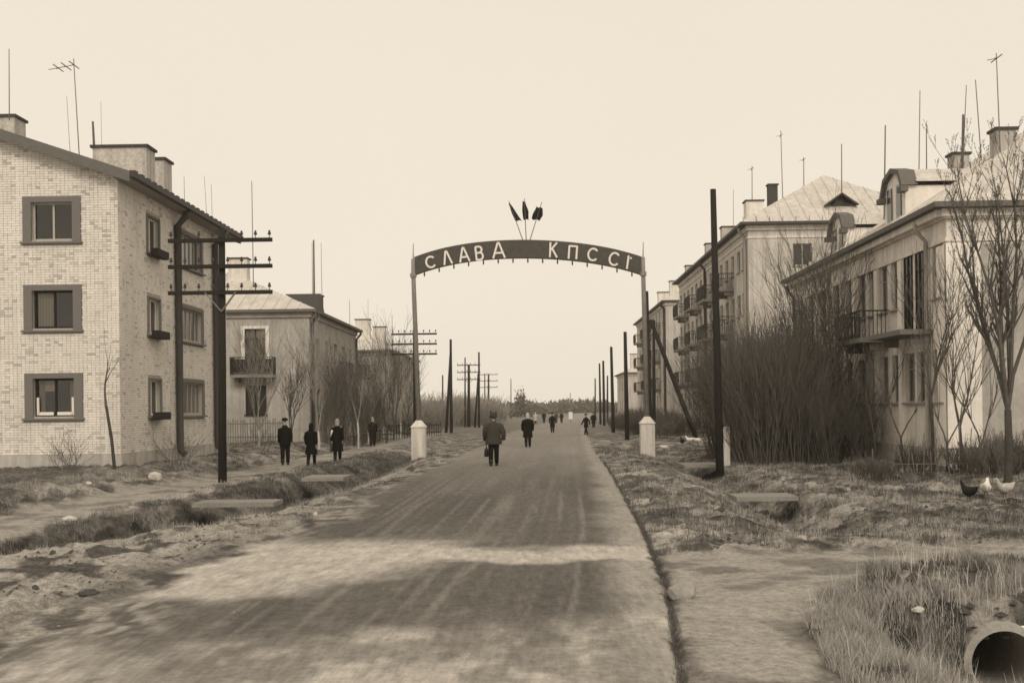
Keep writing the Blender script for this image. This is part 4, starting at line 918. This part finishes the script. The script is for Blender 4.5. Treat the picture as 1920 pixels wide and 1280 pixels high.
def clods(name,label,N,fx,smin,smax,m):
    V = []; F = []; x, y = fx(N); z = H(x,y)
    for i in range(len(x)):
        s = random.uniform(smin,smax)*(1 if random.random() > .06 else 2.2); k = len(V)
        for (a,b_,c) in ((1,0,0),(0,1,0),(-1,0,0),(0,-1,0),(0,0,1),(.5,.5,.6)): V.append((x[i]+a*s*random.uniform(.6,1.2),y[i]+b_*s*random.uniform(.6,1.2),z[i]-.01+c*s*random.uniform(.4,.9)))
        F += [(k,k+1,k+5),(k+1,k+4,k+5),(k+4,k,k+5),(k+1,k+2,k+4),(k+2,k+3,k+4),(k+3,k,k+4)]
    me = bpy.data.meshes.new(name); me.from_pydata(V,[],F); me.materials.append(MATS[m]); return tag(link(name,me,kind='stuff'),label,'clods')
clods('soil_clods','dark soil clods strewn over the pale dirt left of the road',4200,area(-9.5,-4.3,10,30,lambda x,y:(x<RXL(y)-.2)&(x>LDX(y))&(clump(x,y,1.1,210)>.53),True),.01,.035,'soil')
clods('gravel','small pale stones scattered on the dirt crossing and the road edges',2600,area(-6,9,8,30,lambda x,y:(clump(x,y,1.3,220)>.5),True),.006,.016,'stone')
clods('soil_clods','dark turf clods on the rough verge right of the road',5000,area(2.5,12,12,34,lambda x,y:(CROSS(x,y)<.3)&(clump(x,y,1.0,230)>.5),True),.02,.07,'soil')
def rock(label, px, py, w_, h_, m, name='stone', cat='stone', seed=1):
    random.seed(seed); p = ground(px,py); import bmesh; bm = bmesh.new(); bmesh.ops.create_icosphere(bm,subdivisions=2,radius=1)
    for v in bm.verts:
        c = v.co; k = 1+.5*(float(fbm(c.x*1.5+seed*3.1,c.y*1.5+c.z*1.2,seed))-.5)*2; v.co = Vector((c.x*w_/2*k,c.y*w_/2.4*k,c.z*h_*.62*k+h_*.18))
    me = bpy.data.meshes.new(name); bm.to_mesh(me); bm.free(); me.materials.append(MATS[m])
    o = link(name,me,None,p); return tag(o,label,cat)
rock('pale boulder beside the right road edge near the dirt crossing',1278,1118,.31,.19,'stone',seed=2)
rock('white round stone before the downpipe of the brick block',289,897,.42,.28,'stone_pale',seed=3)
rock('small flat pale stone on the footpath edge left of the white one',165,908,.2,.09,'stone_pale',seed=4)
rock('white pebble on the road left edge by the ditch slab',591,966,.09,.09,'stone_pale',seed=5)
rock('small white stone in the grass at the end of the dirt crossing',1526,1148,.10,.07,'stone_pale',seed=6)
rock('pale broken stone in the grass left above the pipe',1722,1150,.13,.06,'stone_pale',seed=7)
rock('pale stone in the grass straight above the pipe',1790,1110,.13,.05,'stone_pale',seed=8)
rock('pale flat lump on the rim of the left ditch bank',130,975,.34,.10,'stone_pale',seed=9)
rock('dark turf lump lying on the pale dirt at the left',167,1114,.24,.08,'soil',name='turf_lump',cat='turf',seed=10)
for i,(a,b_) in enumerate(()) : rock(('dark clod by the left ditch slab','dark clod at the far left of the pale dirt','dark clod between the far left one and the turf lump','dark clod close to the road left edge','dark clod on the lower rim of the ditch bank')[i],a,b_,.2,.1,'soil',name='clod',cat='clod',seed=20+i)
def slab(label, px0, px1, py0, py1, m='concrete'):
    a = ground(px0,(py0+py1)/2,.03); b_ = ground(px1,(py0+py1)/2,.03); y0_ = ground((px0+px1)/2,py1,.03).y; y1_ = ground((px0+px1)/2,py0,.03).y-.3
    zb = .012; o = MB().box(a.x,b_.x,y0_,max(y1_,y0_+.6),zb-.07,zb+.03).build('culvert_slab',m); tag(o,label,'slab')
slab('concrete slab bridging the left ditch, the nearer one',378,522,935,943,'concrete'); slab('small pale slab bridging the left ditch near the three walkers',578,652,889,896,'concrete')
slab('long concrete slab over the right ditch, the nearer one',1370,1486,923,932,'concrete'); slab('short slab over the right ditch beside the tall plain pole',1274,1345,866,872,'concrete')
# concrete pipe under the crossing
pc = Vector((4.72,11.9,-.52)); pt = thing('culvert_pipe','round concrete pipe mouth under the dirt crossing at the lower right','pipe',(pc.x,pc.y,pc.z))
mb = MB(); N = 64; Ro,Ri = .40,.325; pd = Vector((.10,1,.0)).normalized(); pe = Vector((pd.y,-pd.x,0)); 
def pp(a,r,d): return pc+pe*math.cos(a)*r+Vector((0,0,1))*math.sin(a)*r+pd*d
for j in range(N):
    a,c = 2*math.pi*j/N,2*math.pi*(j+1)/N; k1 = 1+.012*math.sin(j*2.3); k2 = 1+.012*math.sin((j+1)*2.3)
    mb.quad(pp(a,Ri,0),pp(c,Ri,0),pp(c,Ro*k2,.01),pp(a,Ro*k1,.01)); mb.quad(pp(a,Ro*k1,.01),pp(c,Ro*k2,.01),pp(c,Ro,4),pp(a,Ro,4)); mb.quad(pp(a,Ri,4),pp(c,Ri,4),pp(c,Ri,0),pp(a,Ri,0)); mb.quad(pp(a,0,3.9),pp(c,0,3.9),pp(c,Ri,3.9)) 
mb.build('pipe','concrete_pale',pt,False)
# ------------------------------------------------------------------ fences
def fence(label, x0, x1, y, h, gap, m, group=None, w_=.05, drop=0, yb=None, rough=False):
    t = thing('picket_fence',label,'fence',(x0,y,Hz(x0,y))); n_ = int((x1-x0)/gap)
    me = MB().box(-w_/2,w_/2,-.012,.012,-.05,h).mesh('picket',m)
    rl = MB(); off = root_off(t)
    for zz in ((h*.3,) if rough else (h*.25,h*.8)): rl.bar((x0,y+.03,Hz(x0,y)+zz),(x1,(yb or y)+.03,Hz(x1,yb or y)+zz),.02 if rough else .04,.025 if rough else .06)
    rl.build('rail',m,t)
    random.seed(int(abs(x0*10)))
    for i in range(n_):
        f = i/max(1,n_-1); x = x0+(x1-x0)*f; yy = y+((yb or y)-y)*f; o = link('picket',me,t,(x-off.x,yy-off.y,Hz(x,yy)-off.z)); o.rotation_euler = (0,random.gauss(0,.09 if rough else .02),0); o.scale = (1,1,random.uniform(.45,1.35) if rough else random.uniform(.85,1.08)); o.location.x += random.uniform(-.1,.1) if rough else 0
    return t
fence('grey picket fence before the end wall of the balcony house',-17.5,-13.9,64.8,1.35,.13,'grey_wood')
fence('dark low picket fence before the grey houses left of the arch',-11.6,-7.6,80,1.1,.13,'dark_wood',yb=96)
fence('rough stick fence in front of the pale house on the right',9.4,15.5,32.6,1.1,.17,'grey_wood',w_=.02,yb=30.6,rough=True)
0 and fence('low stick fence before the thicket right of the tall plain pole',8.6,9.3,44,1.2,.04,'grey_wood',w_=.03,yb=33,rough=True)
# ------------------------------------------------------------------ people
def skin_mesh(name, nodes, edges, m, sub=1, root=0):
    me = bpy.data.meshes.new(name); me.from_pydata([n_[0] for n_ in nodes],edges,[]); o = bpy.data.objects.new(name,me); COL.objects.link(o)
    o.modifiers.new('s','SKIN'); 
    lay = me.skin_vertices[0].data if me.skin_vertices else None
    if lay is None:
        bpy.context.view_layer.objects.active = o; lay = me.skin_vertices[0].data
    for i,n_ in enumerate(nodes):
        r = n_[1]; lay[i].radius = r if isinstance(r,tuple) else (r,r); lay[i].use_root = (i == root)
    s = o.modifiers.new('u','SUBSURF'); s.levels = sub; s.render_levels = sub
    dg = bpy.context.evaluated_depsgraph_get(); em = bpy.data.meshes.new_from_object(o.evaluated_get(dg)); bpy.data.objects.remove(o)
    em.name = name; em.materials.clear(); em.materials.append(MATS[m]); em.polygons.foreach_set('use_smooth',[True]*len(em.polygons)); return em
def person(label, px, py, Yd=None, h=1.72, face=0, coat='wool_black', hemz=.45, legs='trouser', hat='cap', hatm='wool_black', stride=.12, bulk=1.0, arms=(.06,.06), bag=False, group=None, paper=False, detail=True, skirt=False, seed=0):
    p = ground(px,py)
    if Yd: q = atY(px,py,Yd); p = Vector((q.x,Yd,Hz(q.x,Yd)))
    t = thing('person',label,'person',p,face,group); k = h/1.72
    S = lambda x,y,z: (x*k,y*k,z*k)
    hip,kn = .86,.48; hw = .09; nodes = [((0,0,.95),(.13,.10)),((0,0,1.18),(.14,.10)),((0,0,1.38),(.15,.10)),((0,.01,1.48),.055),((0,.02,1.56),.055)]; edges = [(0,1),(1,2),(2,3),(3,4)]
    nodes += [((0,.03,1.63),(.078,.09)),((0,.02,1.69),(.066,.075))]; edges += [(4,5),(5,6)]
    feet = []; hands = []
    for s in (-1,1):
        st = stride*s; i = len(nodes); nodes += [((s*hw,0,hip),.085),((s*hw,st*.5+.03,kn),.055),((s*hw,st-.02,.10),.040),((s*hw,st-.02+.10,.035),.032)]
        edges += [(0,i),(i,i+1),(i+1,i+2),(i+2,i+3)]; feet.append((s*hw,st))
        sw = -stride*s*.8; o_ = arms[0 if s < 0 else 1]; i = len(nodes)
        nodes += [((s*.16,0,1.38),.05),((s*(.20+o_),sw*.35-.03,1.12),.042),((s*(.20+o_),sw+.06,.88),.030),((s*(.20+o_),sw+.09,.80),(.022,.038))]
        edges += [(2,i),(i,i+1),(i+1,i+2),(i+2,i+3)]; hx_,hy_ = s*(.20+o_),sw+.09; hands.append((hx_,hy_))
        if detail:
            hi = i+3
            for f in range(4):
                j = len(nodes); fy = hy_-.03+.02*f; ln = (.055,.07,.066,.05)[f]; nodes += [((hx_,fy,.765),.009),((hx_-s*.012,fy,.765-ln*.6),.0085),((hx_-s*.028,fy,.765-ln),.007)]; edges += [(hi,j),(j,j+1),(j+1,j+2)]
            j = len(nodes); nodes += [((hx_-s*.02,hy_+.045,.80),.010),((hx_-s*.028,hy_+.055,.765),.009)]; edges += [(hi,j),(j,j+1)]
    # nose and ears grown from the head
    i = len(nodes); nodes += [((0,.125,1.615),.012)]; edges += [(5,i)]
    nodes = [((a[0]*k,a[1]*k,a[2]*k), (tuple(q*k for q in r) if isinstance(r,tuple) else r*k)) for a,r in nodes]
    link('body',skin_mesh('body',nodes,edges,'skin'),t)
    c = MB(); b_ = bulk; z1 = hemz
    rings = [(0,0,z1,.215*b_,.165*b_),(0,0,z1+.02,.22*b_,.17*b_),(0,0,(z1+1.0)/2,.205*b_,.155*b_),(0,0,1.0,.175*b_,.14*b_),(0,0,1.2,.205*b_,.15*b_),(0,-.005,1.34,.20*b_,.14*b_),(0,0,1.41,.145*b_,.105*b_),(0,.005,1.47,.09,.08),(0,.01,1.50,.075,.075)]
    if skirt: rings[0] = (0,0,z1,.25*b_,.19*b_); rings[1] = (0,0,z1+.02,.25*b_,.19*b_)
    c.loft([(x*k,y*k,z*k,a*k,e*k) for (x,y,z,a,e) in rings],16)
    for s,(hx_,hy_) in zip((-1,1),hands):
        sw = hy_-.09; c.tube([S(s*.12*b_,0,1.385),S(s*.185*b_,0,1.33),S(hx_*.5*(1+b_)*1.0,sw*.35-.03,1.12),S(hx_*(1+(b_-1)*.5),sw+.06,.86)],[.05*k*b_,.078*k*b_,.068*k*b_,.052*k*b_],10)
    link('coat',c.mesh('coat',coat,True),t)
    tr = MB()
    for s,(fx,fy) in zip((-1,1),feet):
        tr.tube([S(s*.085,0,.88),S(s*hw,fy*.5+.03,.48),S(s*hw,fy-.02,.09)],[.11*k,.082*k,.068*k],10)
    link('trousers',tr.mesh('trousers',legs,True),t)
    for s,(fx,fy) in zip((-1,1),feet):
        sh = MB().loft([(s*hw*k,(fy+.03)*k,0,.045*k,.13*k),(s*hw*k,(fy+.03)*k,.03*k,.05*k,.135*k),(s*hw*k,(fy+.01)*k,.07*k,.046*k,.10*k),(s*hw*k,(fy-.02)*k,.12*k,.055*k,.06*k),(s*hw*k,(fy-.02)*k,.22*k,.06*k,.06*k)],10)
        link('boot',sh.mesh('boot','leather',True),t)
    hm = MB()
    if hat == 'cap': hm.loft([(0,.015*k,1.66*k,.095*k,.108*k),(0,.01*k,1.68*k,.112*k,.125*k),(0,0,1.73*k,.115*k,.13*k),(0,0,1.77*k,.08*k,.09*k),(0,0,1.785*k,.02*k,.02*k)],12); hm.box(-.06*k,.06*k,.09*k,.19*k,1.665*k,1.68*k); nm = 'cap'
    elif hat == 'fur': hm.loft([(0,.0,1.60*k,.11*k,.11*k),(0,.0,1.64*k,.125*k,.13*k),(0,0,1.74*k,.12*k,.13*k),(0,0,1.79*k,.07*k,.08*k),(0,0,1.80*k,.02*k,.02*k)],12); hm.tube([S(-.09,0,1.74),S(-.085,0,1.86)],[.035*k,.012*k],6).tube([S(.09,0,1.74),S(.08,0,1.83)],[.035*k,.012*k],6); nm = 'fur_hat'
    else: hm.loft([(0,-.02*k,1.46*k,.11*k,.10*k),(0,-.01*k,1.52*k,.085*k,.09*k),(0,.01*k,1.60*k,.098*k,.108*k),(0,.01*k,1.66*k,.093*k,.106*k),(0,.005*k,1.71*k,.08*k,.092*k),(0,0,1.745*k,.055*k,.065*k),(0,0,1.765*k,.015*k,.015*k)],12); nm = 'headscarf'
    link(nm,hm.mesh(nm,hatm,True),t)
    if bag:
        bo = thing('bag','dark bag carried low in the left hand of '+bag,'bag',(p.x+hands[0][0]*k,p.y+hands[0][1]*k,p.z)); mb = MB().loft([(0,0,.30*k,.07,.15),(0,0,.34*k,.09,.19),(0,0,.5*k,.08,.18),(0,0,.6*k,.04,.14)],10)
        link('bag_body',mb.mesh('bag_body','leather',True),bo); link('handle',MB().tube([(0,-.08,.59*k),(0,-.05,.72*k),(0,.05,.72*k),(0,.08,.59*k)],.012,6).mesh('handle','leather',True),bo)
    if paper:
        o = link('paper_roll',MB().tube([S(-.27,-.02,1.02),S(-.20,-.14,1.28)],[.035*k,.04*k],8).mesh('paper_roll','paint_white',True),None,p,face); tag(o,'white rolled paper tucked under the left arm of the rightmost walker','paper')
    return t
person('man in a dark suit and cap, leftmost of three walkers on the footpath',535,871,h=1.80,coat='wool_black',hemz=.72,hatm='wool_black',stride=.13,face=.15,arms=(.02,.03))
person('woman in a black knee-length coat and dark scarf, middle of three walkers',584,872,h=1.58,coat='wool_black',hemz=.45,hat='scarf',hatm='wool_black',stride=.15,skirt=True,face=-.15,arms=(.05,.02),bulk=1.08)
person('woman in a long black coat with a pale headscarf, rightmost of three walkers',633,864,h=1.72,coat='wool_black',hemz=.40,hat='scarf',hatm='scarf_grey',stride=.10,skirt=True,face=.08,arms=(.05,.01),paper=True)
person('bulky person in a brown padded jacket and fur hat walking up the road',926,873,h=1.86,coat='wool_brown',hemz=.72,hat='fur',hatm='wool_brown',stride=.16,bulk=1.3,arms=(.05,.09),bag='the bulky walker')
person('person in a long black coat with a pale headscarf further up the road',990,838,h=1.78,coat='wool_black',hemz=.50,hat='scarf',hatm='scarf',stride=.11,bulk=1.15,arms=(.05,.04))
person('small dark figure walking mid-road beyond the second walker',1036,814,Yd=98,h=1.65,coat='wool_black',hemz=.5,stride=.12,detail=False,hatm='wool_black')
person('tiny dark figure far up the road, farthest left of the distant ones',1020,796,Yd=165,h=1.65,coat='wool_black',hemz=.5,stride=.1,detail=False)
person('tiny figure just right of the mid-road figure, the left of a far pair',1043,798,Yd=160,h=1.5,coat='wool_brown',hemz=.5,stride=.1,detail=False)
person('tiny figure far up the road, the right one of a far pair',1053,798,Yd=160,h=1.5,coat='wool_black',hemz=.5,stride=.1,detail=False,hat='scarf',hatm='wool_brown')
person('dark striding figure on the right verge under the arch',1099,815,Yd=92,h=1.6,coat='wool_black',hemz=.6,stride=.30,detail=False,face=.6)
person('small dark figure on the right verge, behind the striding one',1113,803,Yd=125,h=1.6,coat='wool_black',hemz=.5,stride=.08,detail=False,bulk=1.1)
person('dark-coated figure by the low fence left of the arch',699,833,Yd=70,h=1.70,coat='wool_black',hemz=.45,hat='scarf',hatm='scarf',stride=.04,detail=False)
person('figure in pale clothes far up the road beside the second walker',1004,796,Yd=160,h=1.6,coat='scarf',hemz=.5,stride=.06,detail=False,hat='scarf',hatm='scarf')
q = ground(1070,790); q = atY(1070,792,165); wb = thing('white_marker','small white marker board on the road edge near the horizon','marker',(q.x,165,Hz(q.x,165))); z = Hz(q.x,165)
MB().box(q.x-.27,q.x+.27,164.9,165,z+.5,z+1.5).build('board','paint_white',wb); MB().box(q.x-.05,q.x+.05,165.001,165.08,z-.1,z+4.2).build('post','grey_wood',wb)
q = atY(672,835,66); tree('white-stemmed sapling with a bent foot before the low fence',q.x,66,4.2,.05,2,1,.3,(-.02,0),2,seed=77,bark='birch',fork_h=.35)
# ------------------------------------------------------------------ hens
def hen(label, px, py, face, body='feather_white', s=1.0, peck=False):
    p = ground(px,py); t = thing('hen',label,'hen',p,face)
    up = [(.13,.29,.062),(.165,.335,.042),(.185,.375,.034),(.205,.405,.031),(.232,.408,.020),(.262,.400,.004)]; dn = [(.15,.235,.060),(.19,.19,.042),(.225,.145,.032),(.25,.115,.030),(.27,.09,.018),(.29,.065,.004)]
    pts = [(-.25,.325,.012),(-.215,.305,.035),(-.16,.265,.062),(-.09,.235,.092),(-.01,.215,.108),(.07,.23,.095)]+(dn if peck else up)
    link('body',MB().tube([(a*s,0,b_*s) for a,b_,c in pts],[c*s for a,b_,c in pts],12).mesh('body',body,True),t)
    for y in (-.035,.035): link('leg',MB().tube([(0,y*s,.16*s),(.01*s,y*s,.08*s),(0,y*s,.01)],[.018*s,.008*s,.008*s],6).bar((0,y*s,.008),(.05*s,y*s,.008),.012*s,.008*s).mesh('leg','comb'),t)
    hx_,hz_ = ((.205,.435) if not peck else (.255,.145)); link('comb',MB().box((hx_-.02)*s,(hx_+.025)*s,-.005*s,.005*s,(hz_-.02)*s,(hz_+.02)*s).mesh('comb','comb'),t)
    for y in (-1,1): link('wing',MB().loft([(-.03*s,y*.082*s,.17*s,.05*s,.012*s),(-.03*s,y*.092*s,.22*s,.11*s,.016*s),(-.04*s,y*.086*s,.27*s,.10*s,.012*s),(-.05*s,y*.07*s,.30*s,.04*s,.008*s)],10).mesh('wing',body,True),t)
    return t
hen('dark hen, leftmost of the three by the large bare tree',1817,941,math.radians(115),'feather_dark',1.0)
hen('white hen between the dark hen and the speckled one',1849,934,math.radians(60),'feather_white',1.0)
hen('speckled pale hen at the foot of the large bare tree',1884,936,math.radians(200),'feather_buff',1.05)
hen('white hen at the dark edge of the thicket by the tall plain pole',1394,843,math.radians(190),'feather_buff',1.2)
hen('white hen close to the foot of the slanting prop, right one',1308,834,math.radians(20),'feather_white',1.2,True)
hen('white hen left of the slanting prop foot',1293,832,math.radians(160),'feather_white',1.1)
hen('pale hen beside the arch right pedestal',1246,848,math.radians(30),'feather_white',1.1,True)
hen('dark hen behind the arch right pedestal near the white hens',1279,835,math.radians(100),'feather_dark',1.1)
hz = MB().box(-520,560,-40,520,-3,32); m = bpy.data.materials.new('haze'); m.use_nodes = True; nn = m.node_tree.nodes; nn.clear()
oo = nn.new('ShaderNodeOutputMaterial'); vv = nn.new('ShaderNodeVolumePrincipled'); vv.inputs['Color'].default_value = (.95,.88,.76,1); vv.inputs['Density'].default_value = .0004; m.node_tree.links.new(vv.outputs[0],oo.inputs['Volume']); MATS['haze'] = m
o = hz.build('haze','haze',kind='stuff'); o['label'] = 'thin pale haze over the street'; o['category'] = 'haze'
